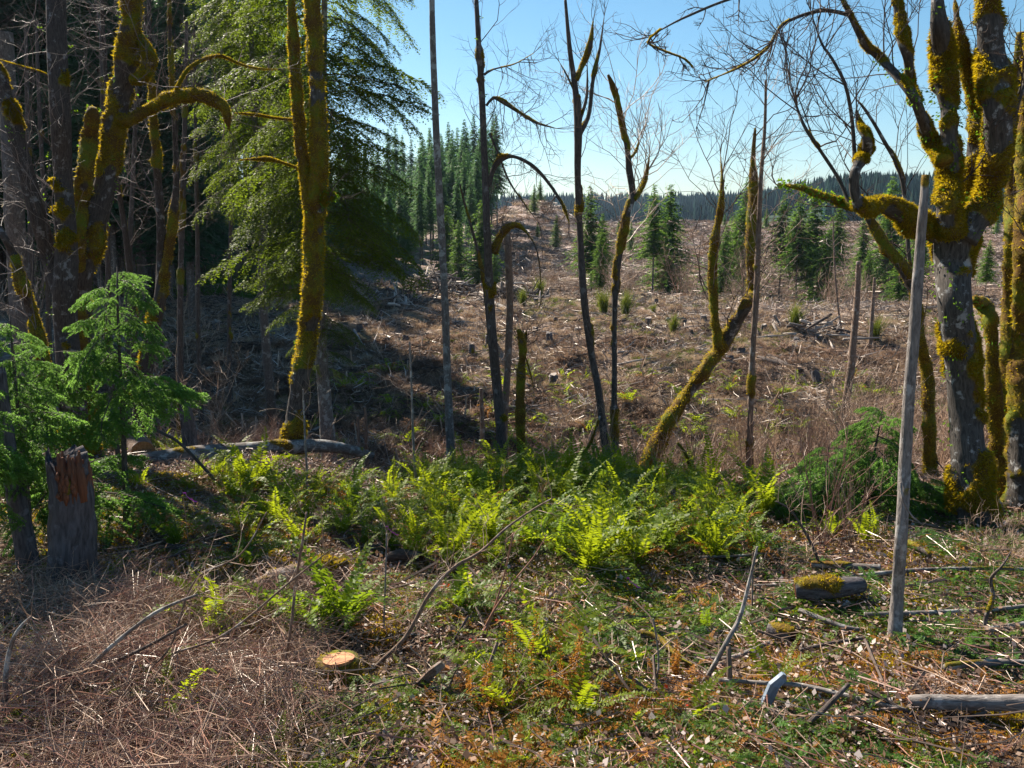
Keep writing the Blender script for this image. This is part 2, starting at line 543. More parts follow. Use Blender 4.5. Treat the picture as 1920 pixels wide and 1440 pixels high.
M['rot'] = plain('rotten_wood', (0.03, 0.014, 0.010), (0.26, 0.10, 0.05), 9, 0.9, 0.9, (1, 1, 0.15), isl=False)
M['ribbon'] = plain('pink_ribbon', (0.65, 0.06, 0.55), (0.8, 0.12, 0.7), 4, 0.4, 0, isl=False)
M['bluewood'] = plain('weathered_slab', (0.10, 0.13, 0.18), (0.26, 0.32, 0.4), 20, 0.6, 0.5, (1, 1, 0.08), isl=False)

def ground_mat():
    m, nt, out = nodes_of('forest_floor')
    geo = N(nt, 'ShaderNodeNewGeometry')
    pos = geo.outputs['Position']
    fine = noise(nt, pos, 9, 8, 0.72)
    mid = noise(nt, pos, 1.1, 6, 0.68)
    big = noise(nt, pos, 0.16, 5, 0.65)
    col = ramp(nt, fine, [(0.34, (0.022, 0.014, 0.010)), (0.50, (0.07, 0.042, 0.030)), (0.62, (0.15, 0.095, 0.07)), (0.74, (0.30, 0.22, 0.18))])
    col = mixc(nt, mapr(nt, mid, 0.42, 0.58, 0, 0.55), col, (0.17, 0.115, 0.07))
    col = mixc(nt, mapr(nt, mid, 0.60, 0.68, 0, 0.7), col, (0.055, 0.07, 0.014))
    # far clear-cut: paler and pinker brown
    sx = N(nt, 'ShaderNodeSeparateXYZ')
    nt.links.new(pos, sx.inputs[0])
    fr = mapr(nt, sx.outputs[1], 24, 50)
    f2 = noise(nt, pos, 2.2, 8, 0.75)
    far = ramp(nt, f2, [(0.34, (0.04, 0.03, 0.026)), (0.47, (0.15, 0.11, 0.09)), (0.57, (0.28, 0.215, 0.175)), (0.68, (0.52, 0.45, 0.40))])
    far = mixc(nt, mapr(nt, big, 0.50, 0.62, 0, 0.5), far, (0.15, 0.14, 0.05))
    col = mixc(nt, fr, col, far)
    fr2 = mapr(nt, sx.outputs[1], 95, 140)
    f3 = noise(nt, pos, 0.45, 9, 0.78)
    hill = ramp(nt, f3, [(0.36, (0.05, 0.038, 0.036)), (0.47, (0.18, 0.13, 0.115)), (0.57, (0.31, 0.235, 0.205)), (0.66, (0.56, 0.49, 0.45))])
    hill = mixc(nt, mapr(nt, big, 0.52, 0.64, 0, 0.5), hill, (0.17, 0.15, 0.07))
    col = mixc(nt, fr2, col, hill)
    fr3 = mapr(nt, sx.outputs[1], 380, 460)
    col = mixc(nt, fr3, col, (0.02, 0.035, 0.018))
    b = N(nt, 'ShaderNodeBsdfPrincipled')
    nt.links.new(col, b.inputs['Base Color'])
    b.inputs['Roughness'].default_value = 0.95
    b.inputs['Specular IOR Level'].default_value = 0.15
    bp = N(nt, 'ShaderNodeBump')
    bp.inputs['Strength'].default_value = 1.0
    bp.inputs['Distance'].default_value = 0.06
    nt.links.new(fine, bp.inputs['Height'])
    nt.links.new(bp.outputs[0], b.inputs['Normal'])
    nt.links.new(b.outputs[0], out.inputs[0])
    return m

# ------------------------------------------------------------------ ground sheet
def build_ground():
    nu, nv = 330, 420
    u = np.linspace(-1, 1, nu)
    x = np.sinh(u * 5.6) / math.sinh(5.6) * 1500
    v = np.linspace(0, 1, nv)
    y = -40 + np.sinh((v * 1.08 - 0.08) * 5.2) / math.sinh(5.2) * 2200 + 40 * 1.0
    y = np.sort(y - 2)
    X, Y = np.meshgrid(x, y)
    Z = H(X, Y)
    mb = MB()
    i = np.arange(nv - 1)[:, None] * nu
    j = np.arange(nu - 1)[None]
    q = np.stack([i + j, i + j + 1, i + nu + j + 1, i + nu + j], -1).reshape(-1, 4)
    mb.add(np.stack([X, Y, Z], -1).reshape(-1, 3), q)
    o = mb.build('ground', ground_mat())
    tag(o, 'uneven forest floor falling into a gully and rising to a logged brown field', None, None, 'structure')
build_ground()

def build_haze():
    me = bpy.data.meshes.new('haze')
    x0, x1, y0, y1, z0, z1 = -1700, 1700, -100, 2400, -30, 62
    v = [(x, y, z) for x in (x0, x1) for y in (y0, y1) for z in (z0, z1)]
    me.from_pydata(v, [], [(0, 1, 3, 2), (4, 6, 7, 5), (0, 4, 5, 1), (2, 3, 7, 6), (0, 2, 6, 4), (1, 5, 7, 3)])
    m, nt, out = nodes_of('haze')
    pv = N(nt, 'ShaderNodeVolumePrincipled')
    pv.inputs['Color'].default_value = (0.50, 0.72, 1.0, 1)
    pv.inputs['Density'].default_value = 0.00009
    pv.inputs['Anisotropy'].default_value = 0.2
    nt.links.new(pv.outputs[0], out.inputs['Volume'])
    me.materials.append(m)
    tag(link(bpy.data.objects.new('haze', me)), 'thin bluish air between the trees', None, None, 'stuff')
build_haze()

# ------------------------------------------------------------------ twigs and limbs
def limb_pts(p0, d, L, n, wob, up, g=None):
    """a wandering line from p0"""
    g = g or rng
    p = [np.asarray(p0, float)]
    d = unit(d)
    for k in range(n):
        d = unit(d + g.normal(0, wob, 3) + np.array([0, 0, up]))
        p.append(p[-1] + d * L / n)
    return np.array(p)

def twigs(mb, p0, d, L, r, depth, wob=0.16, up=0.06, sides=4, kids=5, spread=0.8, ratio=0.55):
    n = 6 if depth else 4
    pts = limb_pts(p0, d, L, n, wob, up)
    rad = np.linspace(r, r * 0.3, n + 1)
    tube(mb, pts, rad, sides if depth else 3, False)
    if depth:
        for k in range(kids):
            t = rng.uniform(0.2, 0.97)
            i = min(int(t * n), n - 1)
            q = pts[i] + (pts[i + 1] - pts[i]) * (t * n - i)
            dd = unit(pts[i + 1] - pts[i])
            side = unit(np.cross(dd, rng.normal(0, 1, 3)))
            twigs(mb, q, dd * (1.1 - spread * 0.5) + side * spread, L * ratio * rng.uniform(0.6, 1.1) * (1.15 - 0.5 * t), max(r * 0.55, 0.0025), depth - 1, wob, up, sides, max(2, kids - 1), spread, ratio)

def twigs_along(mb, line, n, L, r, depth=1, up=0.05, lo=0.2, hi=1.0, spread=1.0, kids=4, bias=(0, 0, 0.4), flat=1.0):
    for k in range(n):
        t = rng.uniform(lo, hi)
        i = min(int(t * (len(line) - 1)), len(line) - 2)
        q = line[i]
        d = unit(line[i + 1] - line[i])
        s = rng.normal(0, 1, 3) * np.array([1, flat, 1])
        s = unit(s - d * np.dot(s, d))
        twigs(mb, q, d * 0.5 + s * spread + np.array(bias), L * rng.uniform(0.5, 1.2), r * rng.uniform(0.7, 1.2), depth, up=up, kids=kids)

def line3(poly, D, wob=0.25, seed=0, ground=False, dd=0.0):
    """points and radii of a trunk seen along a list of (x, y, width) at distance D, bending a little in depth"""
    g = np.random.default_rng(seed + 100)
    pts, rad = [], []
    n = len(poly)
    for k, (px, py, w) in enumerate(poly):
        dk = D + (g.normal(0, wob) if 0 < k else 0) + dd * k / max(n - 1, 1)
        p = P(px, py, dk)
        pts.append(p)
        rad.append(w * 0.5 * dk / FPX)
    if ground:
        p = pts[0]
        z = gz(p[0], p[1]) - 0.25
        if p[2] > z + 0.1:
            t = pts[1] - pts[0]
            t = t / max(abs(t[2]), 0.3) * (p[2] - z) * 0.6
            q = np.array([p[0] - t[0], p[1] - t[1] * 0.5, z])
            pts.insert(0, q)
            rad.insert(0, rad[0] * 1.12)
    return np.array(pts), np.array(rad)

def epiphytes(mb, line, rad, n, size=0.05):
    k = rng.integers(0, len(line), n)
    d = unit(rng.normal(0, 1, (n, 3)) + np.array([0, -0.4, 0.1]))
    o = line[k] + d * (rad[k] * 1.25)[:, None]
    keep = vnoise(o, 1.6, 44) > 0.52
    o, d = o[keep], d[keep]
    m = len(o)
    if not m: return
    V, Fc = [], []
    rep = 5
    o = np.repeat(o, rep, 0) + rng.normal(0, size * 0.7, (m * rep, 3))
    d = unit(np.repeat(d, rep, 0) + rng.normal(0, 0.6, (m * rep, 3)) + np.array([0, 0, -0.3]))
    s = unit(np.cross(d, rng.normal(0, 1, d.shape)))
    l = rng.uniform(0.6, 1.4, (len(o), 1)) * size
    v = np.stack([o, o + d * l * .5 + s * l * .28, o + d * l, o + d * l * .5 - s * l * .28], 1).reshape(-1, 3)
    mb.add(v, np.arange(len(v)).reshape(-1, 4))

def mossy_tree(name, label, cat, D, stems, mat, seed, moss=0.55, twn=0, twL=1.2, twr=0.008, twdepth=2, fuzzn=0, wob=0.2,
               epi=0, lump=0.22, sides=18, twmat='twig_dark', flare=0.25, group=None, msize=1.0, bias=(0, 0, 0.5), kids=4, fl=0.045, step=0.07, hang=0, fissure=0.05):
    """stems: first is the trunk, the others its limbs; every one a mesh of its own"""
    fz, tw, ep = MB(), MB(), MB()
    root = None
    for k, st in enumerate(stems):
        opt = {}
        if isinstance(st, tuple): st, opt = st
        pts, rad = line3(st, opt.get('D', D), opt.get('wob', wob), seed * 31 + k, ground=(k == 0), dd=opt.get('dd', 0))
        if moss > .4: rad = rad * .86
        if k and not opt.get('blunt'): rad[-1] *= .3
        if root is None:
            root = thing(name, pts[0], label, cat, group)
        mb = MB()
        w = np.sum(rad) * 0.5
        big = rad.mean() > 0.035
        mo = opt.get('moss', moss if k or name != 'maple_tree' or D > 13.5 else moss - .12)
        ln, lr = trunk(mb, pts, rad, seed * 7 + k, mo, sides if big else 8, step if big else 0.1, opt.get('lump', lump), fissure=fissure,
                       fuzz=fz, nfuzz=int(fuzzn * opt.get('fz', 1) * (1.0 if k == 0 else 0.5)), flare=flare if k == 0 else 0, msize=msize, fl=fl)
        mb.build('trunk' if k == 0 else 'limb', opt.get('mat', mat), root)
        tn = opt.get('tw', twn)
        if tn:
            twigs_along(tw, ln, int(tn * 1.35), opt.get('twL', twL) * 1.15, twr * 1.25, twdepth, lo=opt.get('lo', 0.45 if k == 0 else 0.15), bias=opt.get('bias', bias), kids=kids)
        if hang and k:
            twigs_along(tw, ln, hang, 0.5, 0.006, 1, up=-0.3, lo=0.3, bias=(0, 0, -1.2), kids=3)
        if epi and lr.mean() > .06: epiphytes(ep, ln, lr, int(epi * opt.get('fz', 1)))
        if tn and k:
            for j in range(3):
                twigs(tw, ln[-1], ln[-1] - ln[-3] + rng.normal(0, .03, 3) + np.array([0, 0, .05]), twL * rng.uniform(.5, 1.0), max(twr * .8, .005), min(twdepth, 1))
    if fz.n: tag(fz.build('moss', M['moss'], root, smooth=False), kind='stuff')
    if tw.n: tag(tw.build('twigs', M[twmat], root), kind='stuff')
    if ep.n: tag(ep.build('clinging_leaves', M['epi'], root, smooth=False), kind='stuff')
    return root
# ------------------------------------------------------------------ the trees one can tell apart
T = mossy_tree
# big leaf maple at the right edge
T('maple_tree', 'massive moss-covered maple with three stems forking above a short thick trunk', 'tree', 13.2, [
    [(1826, 985, 96), (1822, 930, 80), (1815, 850, 72), (1808, 760, 68), (1800, 660, 66), (1790, 570, 72), (1786, 500, 74), (1788, 450, 84), (1793, 415, 86)],
    ([(1782, 440, 50), (1777, 390, 44), (1782, 330, 40), (1780, 260, 35), (1778, 205, 31), (1772, 160, 40), (1768, 100, 40), (1760, 40, 34), (1755, -60, 30)], dict(wob=.12)),
    ([(1805, 450, 60), (1835, 400, 54), (1855, 360, 48), (1870, 280, 52), (1868, 190, 52), (1860, 110, 54), (1855, 40, 48), (1850, -70, 44)], dict(wob=.12)),
    ([(1806, 420, 34), (1818, 340, 28), (1828, 260, 28), (1830, 200, 22), (1816, 130, 22), (1800, 80, 20), (1790, 0, 16)], dict(D=13.8, wob=.1)),
    ([(1765, 440, 44), (1725, 425, 42), (1690, 398, 36), (1650, 386, 30), (1615, 388, 24), (1575, 378, 14), (1540, 368, 12), (1500, 352, 9), (1455, 346, 5)], dict(D=13.4, moss=.75, dd=-1.4, lump=.35)),
    ([(1610, 390, 18), (1602, 355, 22), (1604, 320, 22), (1622, 290, 20), (1625, 260, 18), (1610, 235, 13), (1606, 205, 5)], dict(D=12.4, moss=.7, wob=.1, lump=.4)),
    ([(1594, 388, 8), (1575, 340, 8), (1540, 285, 7), (1510, 240, 7), (1494, 200, 5), (1482, 150, 3)], dict(D=12.5, moss=.1, tw=7, twL=1.5)),
    ([(1604, 330, 10), (1598, 230, 8), (1585, 160, 7), (1560, 110, 6), (1540, 80, 5), (1520, 20, 3)], dict(D=12.5, moss=.1, tw=7, twL=1.5)),
    ([(1770, 300, 26), (1745, 265, 24), (1730, 225, 22), (1712, 180, 21), (1678, 138, 18), (1647, 107, 15), (1620, 80, 13), (1595, 30, 12), (1560, -40, 8)], dict(D=13.0, moss=.65, tw=5)),
    ([(1716, 190, 18), (1706, 150, 16), (1702, 110, 18), (1692, 75, 22), (1684, 20, 18), (1680, -60, 12)], dict(D=13.2, moss=.7, tw=3)),
    ([(1600, 30, 9), (1540, 20, 8), (1470, 45, 6), (1440, 90, 5), (1390, 125, 4), (1325, 152, 2)], dict(D=13.0, moss=.35, tw=16, twL=.7, bias=(-.3, 0, -.3))),
    ([(1560, -30, 7), (1400, -10, 6), (1290, 30, 5), (1215, 70, 4)], dict(D=13.0, moss=.35, tw=3, twL=.4, bias=(0, 0, -.3))),
    ([(1240, 55, 4), (1215, 80, 3), (1250, 98, 3), (1285, 112, 3), (1310, 140, 2)], dict(D=13.0, moss=.3, tw=7, twL=.3, bias=(0, 0, -.3))),
    ([(1878, 300, 14), (1895, 240, 12), (1915, 170, 12), (1940, 120, 8)], dict(moss=.5, tw=6)),
], M['maple'], 3, moss=.70, twn=2, twL=1.3, twr=.009, fuzzn=26000, epi=170, flare=.35, lump=.12, fl=.04, sides=34, kids=5, step=.045)
T('maple_tree', 'slender mossy maple rising just behind the right-hand maple with the forked trunk', 'tree', 15.5, [
    [(1896, 940, 40), (1888, 800, 32), (1888, 700, 26), (1894, 560, 22), (1897, 450, 22), (1899, 380, 20), (1902, 290, 18), (1908, 180, 15), (1915, 60, 12)],
    ([(1900, 400, 10), (1930, 330, 8), (1950, 250, 6)], dict(tw=5)),
], M['maple'], 5, moss=.92, twn=6, fuzzn=5000, epi=60, sides=18)
T('maple_tree', 'short mossy stem that bends over like a hook beside the right-hand maple', 'tree', 14.6, [
    [(1874, 930, 24), (1870, 840, 22), (1864, 740, 20), (1860, 660, 20), (1856, 600, 20), (1845, 573, 18), (1828, 562, 12)],
], M['maple'], 8, moss=.95, twn=0, fuzzn=4000, epi=90, sides=16, lump=.3)
T('maple_tree', 'dark broad trunk cut off by the right edge, moss down its left side', 'tree', 14.0, [
    [(1925, 985, 80), (1922, 880, 62), (1918, 760, 50), (1922, 640, 42), (1925, 500, 38), (1930, 300, 34), (1938, 60, 28)],
], M['maple'], 10, moss=.8, twn=4, fuzzn=4000, epi=50, sides=22)
T('maple_tree', 'crooked mossy maple behind the grey pole, leaning left at the top', 'tree', 17.5, [
    [(1745, 900, 22), (1742, 800, 20), (1738, 700, 19), (1724, 640, 18), (1718, 570, 19), (1695, 510, 18), (1665, 470, 18), (1640, 430, 16), (1620, 395, 14)],
    ([(1728, 640, 10), (1712, 560, 9), (1700, 430, 9), (1690, 330, 9), (1655, 260, 8), (1625, 210, 6), (1600, 180, 4)], dict(moss=.35, tw=8, twL=1.6)),
], M['maple'], 12, moss=.85, twn=9, twL=1.4, fuzzn=4200, epi=50, sides=16, hang=5)
T('dead_pole', 'bare grey pole with a broken splintered top, standing alone in the right foreground', 'tree', 8.15, [
    [(1676, 1214, 30), (1682, 1120, 25), (1690, 1000, 24.5), (1697, 870, 24), (1705, 730, 23), (1713, 640, 22), (1720, 540, 21), (1726, 450, 19), (1731, 390, 17), (1735, 330, 13)],
    ([(1688, 905, 5), (1694, 940, 5), (1712, 970, 4), (1738, 988, 3)], dict(D=8.0, wob=.02)),
], M['greywood'], 14, moss=.07, twn=0, wob=.04, flare=.3, sides=26, fissure=.11, fuzzn=500, lump=.12, step=.05, fl=.02)
T('leaning_tree', 'mossy trunk leaning steeply to the right and then bending upright, in the gully', 'tree', 21.5, [
    [(1205, 895, 32), (1225, 850, 28), (1255, 790, 25), (1290, 738, 23), (1322, 695, 24), (1350, 655, 22), (1378, 610, 22), (1400, 575, 23), (1412, 545, 19), (1408, 480, 15), (1410, 410, 15), (1413, 355, 16), (1412, 300, 8), (1416, 240, 4)],
    [(1348, 655, 15), (1340, 595, 13), (1336, 510, 12), (1340, 450, 13), (1350, 400, 10), (1354, 350, 7), (1351, 290, 3)],
], M['maple'], 16, moss=.86, twn=9, twL=2.2, twr=.012, fuzzn=8000, epi=90, sides=18, lump=.26, wob=.15, msize=1.6)
T('snag', 'thin peeling dead stem standing close against the leaning mossy tree', 'tree', 20.5, [
    [(1405, 872, 12), (1407, 780, 11), (1411, 660, 11), (1417, 570, 12), (1422, 450, 10), (1427, 330, 8), (1434, 240, 6), (1436, 150, 4)],
], M['snag'], 18, moss=.3, twn=26, twL=1.4, twr=.007, wob=.05, fuzzn=900, twmat='twig')
T('maple_tree', 'mossy tree with two short arms near its top, left of the leaning tree', 'tree', 21, [
    [(1158, 905, 18), (1152, 800, 15), (1152, 700, 12), (1152, 600, 12), (1156, 520, 14), (1166, 450, 14), (1176, 400, 14), (1186, 365, 15), (1180, 320, 15), (1176, 280, 11), (1164, 220, 8), (1152, 170, 9), (1140, 140, 4)],
    ([(1190, 375, 9), (1205, 350, 9), (1213, 320, 6), (1218, 290, 3)], dict(tw=9)),
    ([(1178, 300, 5), (1192, 285, 5), (1197, 265, 3)], dict(tw=3)),
], M['maple'], 20, moss=.66, twn=16, twL=1.9, twr=.009, fuzzn=3200, wob=.08, epi=20, twmat='twig', lump=.3)
T('maple_tree', 'tall dark tree splitting into three upright stems against the sky', 'tree', 20.3, [
    [(1146, 905, 24), (1132, 810, 19), (1122, 730, 17), (1110, 670, 16), (1095, 560, 17), (1087, 430, 14), (1083, 330, 14), (1084, 250, 18), (1081, 190, 15), (1075, 140, 12), (1068, 90, 10), (1060, 0, 6)],
    ([(1088, 250, 11), (1104, 215, 9), (1112, 150, 8), (1124, 95, 6), (1133, 30, 4)], dict(tw=2)),
    ([(1080, 150, 8), (1095, 115, 9), (1106, 85, 9), (1112, 40, 7)], dict(moss=.7, tw=2)),
    ([(1088, 225, 7), (1100, 180, 7), (1101, 120, 5)], dict(tw=1)),
    ([(1078, 175, 4), (1062, 140, 3), (1048, 115, 2)], dict(tw=1)),
], M['dark'], 22, moss=.42, twn=2, twL=.9, twdepth=1, fuzzn=2600, wob=.08, lump=.35, hang=8)
T('alder_tree', 'tall thin tree with three arching branches that droop to the right', 'tree', 19.5, [
    [(944, 885, 22), (938, 800, 19), (932, 720, 18), (924, 640, 18), (918, 540, 16), (913, 430, 14), (910, 340, 13), (907, 260, 12), (903, 170, 12), (898, 90, 10), (893, 0, 8)],
    ([(917, 350, 9), (925, 318, 9), (942, 298, 10), (965, 294, 6), (1000, 312, 7), (1030, 345, 6), (1055, 385, 5), (1068, 420, 3)], dict(moss=.5, tw=14, bias=(0, 0, -.1), twL=1.1, lump=.9)),
    ([(912, 198, 5), (925, 184, 5), (945, 193, 7), (975, 212, 5), (1005, 230, 5), (1043, 241, 3)], dict(moss=.5, tw=14, bias=(0, 0, -.2), twL=1.1, lump=.9)),
    ([(926, 475, 10), (936, 445, 10), (955, 425, 9), (974, 424, 7), (990, 440, 3), (1005, 465, 3), (1013, 510, 2), (1015, 562, 2)], dict(moss=.8, lump=.4, tw=2)),
    ([(918, 250, 5), (935, 290, 4), (955, 340, 4), (985, 385, 2), (1012, 420, 2)], dict(moss=.4, tw=4, twL=.6, lump=.9)),
    ([(908, 140, 5), (925, 130, 3), (965, 120, 2), (1000, 100, 1.5)], dict(tw=5)),
], M['dark'], 24, moss=.32, twn=14, twL=1.4, twr=.007, twdepth=2, fuzzn=2400, wob=.08, lump=.35, hang=12, epi=16)
T('alder_tree', 'thin stem leaning left out of the base of the tree with arching branches', 'tree', 21, [
    [(910, 560, 7), (900, 490, 7), (885, 430, 6), (872, 385, 5), (862, 345, 3)],
], M['dark'], 26, moss=.5, twn=3, twL=.5, fuzzn=400)
T('alder_tree', 'straight pale pole-like trunk speckled with lichen, left of the tree with arching branches', 'tree', 20.8, [
    [(846, 872, 19), (842, 780, 16), (838, 680, 15), (834, 560, 14), (829, 460, 14), (823, 350, 14), (818, 250, 13), (814, 150, 12), (811, 60, 11), (809, -60, 9)],
], M['alder'], 28, moss=.2, twn=0, fuzzn=900, wob=.05, sides=20, lump=.06, hang=0)
T('snag', 'reddish broken-topped pole half hidden behind the thin tree with arching branches', 'tree', 24, [
    [(946, 800, 13), (950, 720, 14), (954, 640, 14), (956, 550, 14), (953, 480, 14), (951, 432, 12)],
], M['snag'], 30, moss=.12, twn=12, twL=.5, twr=.005, twdepth=0, wob=.05, twmat='twig')
T('snag', 'short moss-wrapped stem with a forked broken top, right of the arching tree', 'tree', 18.8, [
    [(979, 898, 15), (976, 800, 14), (976, 720, 13), (980, 650, 12), (973, 620, 7)],
    ([(979, 655, 7), (984, 635, 8), (987, 622, 4)], {}),
    ([(982, 660, 3), (992, 690, 3), (1000, 725, 2)], dict(tw=4, twL=.4)),
], M['dark'], 32, moss=.9, twn=4, twL=.5, fuzzn=2400, epi=60, lump=.25)
T('maple_tree', 'sturdy orange-mossed trunk joined by a second stem, behind the fallen grey log', 'tree', 19.4, [
    [(545, 862, 58), (550, 820, 44), (556, 760, 40), (566, 700, 38), (577, 630, 36), (585, 560, 36), (588, 480, 37), (591, 400, 36), (597, 330, 32), (598, 260, 29), (594, 150, 27), (588, 60, 26), (583, -60, 22)],
    ([(584, 420, 22), (574, 345, 20), (563, 265, 20), (556, 170, 19), (550, 80, 18), (543, -60, 15)], dict(wob=.05)),
    ([(605, 380, 14), (620, 366, 17), (629, 372, 8)], dict(moss=.95)),
    ([(560, 225, 5), (520, 222, 5), (480, 215, 5), (440, 212, 3)], dict(moss=.95, tw=4, twL=.5)),
    ([(570, 320, 5), (530, 305, 5), (500, 298, 8), (450, 300, 4)], dict(moss=.95, tw=4, twL=.5)),
], M['maple'], 34, moss=.7, twn=3, twL=.9, fuzzn=13000, epi=70, sides=26, wob=.1, lump=.12, flare=.25, msize=1.8, hang=0)
# group of old maples at the left edge
T('maple_tree', 'thick upright trunk with moss collars, foremost in the left-hand group', 'tree', 17.5, [
    [(140, 850, 70), (136, 760, 60), (130, 690, 54), (124, 620, 50), (122, 540, 50), (125, 470, 46), (122, 400, 42), (118, 320, 38), (114, 230, 42), (110, 150, 40), (107, 90, 40), (104, -60, 36)],
    ([(128, 620, 34), (112, 550, 32), (92, 480, 34), (72, 410, 36), (52, 335, 34), (30, 255, 34), (10, 180, 28), (-15, 90, 24)], dict(wob=.2)),
    ([(112, 165, 6), (85, 140, 5), (40, 125, 4), (0, 112, 3)], dict(tw=5)),
], M['shade'], 36, moss=.42, twn=16, twL=1.8, fuzzn=11000, epi=40, sides=24, lump=.16, msize=1.4, twmat='twig_mid', flare=.1, wob=.15)
T('maple_tree', 'heavy ivy-green trunk with a mossy limb that arches right and hooks down', 'tree', 18.6, [
    [(155, 850, 60), (150, 700, 50), (148, 600, 44), (152, 530, 44), (165, 470, 46), (185, 390, 50), (203, 320, 42), (212, 250, 38), (228, 175, 38), (238, 110, 38), (245, 30, 34), (250, -60, 32)],
    ([(225, 225, 20), (250, 222, 18), (280, 205, 18), (310, 190, 20), (345, 180, 20), (375, 178, 18), (400, 188, 18), (420, 200, 14), (426, 225, 10), (430, 245, 5)], dict(moss=.95, lump=.2, wob=.05)),
    ([(250, 150, 14), (272, 140, 16), (280, 110, 18), (268, 80, 14), (262, 60, 10)], dict(moss=.95, lump=.3)),
    ([(330, 168, 7), (352, 130, 6), (385, 110, 6), (415, 105, 6), (445, 118, 5), (480, 128, 4), (520, 130, 3)], dict(moss=.9, tw=5, twL=.7)),
], M['shade'], 38, moss=.55, twn=8, twL=1.6, fuzzn=11000, epi=170, sides=24, lump=.16, msize=1.4, twmat='twig_mid', wob=.12)
T('maple_tree', 'stubby broken stem wrapped in ivy between two trunks of the left-hand group', 'tree', 18.2, [
    [(148, 620, 26), (148, 540, 24), (148, 450, 22), (152, 380, 22), (160, 320, 25), (168, 260, 26), (173, 215, 18), (175, 205, 8)],
], M['shade'], 40, moss=.9, fuzzn=2600, epi=120, sides=16, lump=.25)
T('maple_tree', 'slim tree right of the left-hand group, with yellow moss down its curved base', 'tree', 20.5, [
    [(262, 800, 38), (268, 740, 32), (280, 650, 28), (292, 600, 28), (301, 550, 26), (303, 490, 22), (302, 430, 19), (297, 350, 17), (292, 290, 16), (287, 220, 12), (283, 140, 10), (280, 60, 9), (280, -40, 8)],
    ([(300, 570, 14), (312, 500, 14), (322, 430, 14), (330, 350, 13), (329, 270, 11), (325, 200, 9), (321, 120, 8), (318, 30, 7), (316, -50, 5)], dict(tw=9, wob=.08)),
], M['shade'], 42, moss=.5, twn=13, twL=1.6, fuzzn=4200, sides=16, msize=1.5, twmat='twig_mid', wob=.1)
T('alder_tree', 'thin grey stem immediately right of the heavy ivy-green trunk', 'tree', 21.5, [
    [(255, 780, 14), (252, 680, 14), (248, 560, 14), (238, 460, 13), (228, 390, 11), (218, 330, 9), (208, 250, 8), (200, 160, 9), (194, 80, 9), (190, -30, 7)],
], M['shade'], 44, moss=.45, twn=22, twL=1.9, fuzzn=1500, twmat='twig_mid', wob=.1)
T('maple_tree', 'crooked mossy trunk leaning in from the left edge at mid height', 'tree', 16.5, [
    [(96, 830, 26), (88, 740, 24), (76, 660, 21), (60, 590, 20), (40, 530, 19), (25, 480, 17), (8, 445, 15), (-20, 400, 13)],
], M['shade'], 46, moss=.5, twn=9, twL=1.5, fuzzn=3000, epi=20, twmat='twig_mid', msize=1.4)
T('fir_tree', 'dim broad fir trunk behind the left-hand maples', 'tree', 26, [
    [(48, 800, 42), (42, 650, 40), (34, 500, 37), (24, 350, 33), (16, 200, 30), (10, 60, 26)],
], M['fir'], 48, moss=.15, twn=0, sides=18)
for k, (px, w, D, tilt) in enumerate([(205, 9, 27, -8), (338, 9, 30, 6), (372, 7, 33, -4), (240, 8, 34, 10), (92, 8, 30, -12), (430, 7, 36, 5), (60, 9, 32, -6)]):
    T('alder_tree', 'thin bare alder with pale side twigs in the shade behind the left-hand maples', 'tree', D, [
        [(px, 640, w * 1.3), (px + tilt * .3, 480, w * 1.1), (px + tilt, 320, w), (px + tilt * 1.6, 180, w * .8), (px + tilt * 2, 40, w * .6)],
    ], M['dark'], 60 + k, moss=.35, twn=9, twL=2.0, twr=.008, wob=.12, twmat='twig_dark', lump=.2, group='thin alders behind the left-hand maples')
# dead trunks close by on the left
def broken_stump(name, label, D, poly, seed, jag=True):
    pts, rad = line3(poly, D, .02, seed, True)
    root = thing(name, pts[0], label, 'stump')
    mb, fz = MB(), MB()
    trunk(mb, pts, rad, seed, .14, 40, .04, .1, .14, fz, 500, .12, fl=.02)
    # the top ring breaks off in teeth of different height
    V = mb.v[0]
    top = V[:, 2] > pts[-1][2] - .5
    a = np.arctan2(V[:, 1] - pts[-1][1], V[:, 0] - pts[-1][0])
    hgt = (vnoise(np.stack([np.cos(a) * 3, np.sin(a) * 3, a * 0 + seed], -1), 1.3, seed) - .5)
    V[top, 2] += (hgt * .42 * sstep(pts[-1][2] - .5, pts[-1][2], V[:, 2]))[top]
    mb.build('bark', M['stump'], root)
    if jag:
        core = MB()
        g = np.random.default_rng(seed)
        c, r = pts[-1], rad[-1]
        for k in range(70):
            an, rr = g.uniform(0, 6.28), r * .86 * math.sqrt(g.uniform(0, 1))
            b = c + np.array([math.cos(an) * rr, math.sin(an) * rr, -.45])
            h = .42 + g.uniform(-.12, .12) + (.1 if an > 3.6 and an < 5.9 else 0)
            tube(core, np.array([b, b + [0, 0, h * .7], b + [g.normal(0, .02), g.normal(0, .02), h]]), np.array([.05, .04, .012]) * g.uniform(.6, 1.3), 5)
        # open rotten face turned to the viewer
        for k in range(26):
            an = g.normal(-1.2, .22)
            b = c + np.array([math.cos(an) * r * 1.0, math.sin(an) * r * 1.0, -g.uniform(.05, .36)])
            l = g.uniform(.06, .22)
            tube(core, np.array([b - [0, 0, l / 2], b + [math.cos(an) * .012, math.sin(an) * .02, 0], b + [0, 0, l / 2]]), np.array([.008, .024, .008]) * g.uniform(.6, 1.4), 5)
        tag(core.build('rotten_core', M['rot'], root), kind='stuff')
    tag(fz.build('moss', M['moss'], root, smooth=False), kind='stuff')
    return root
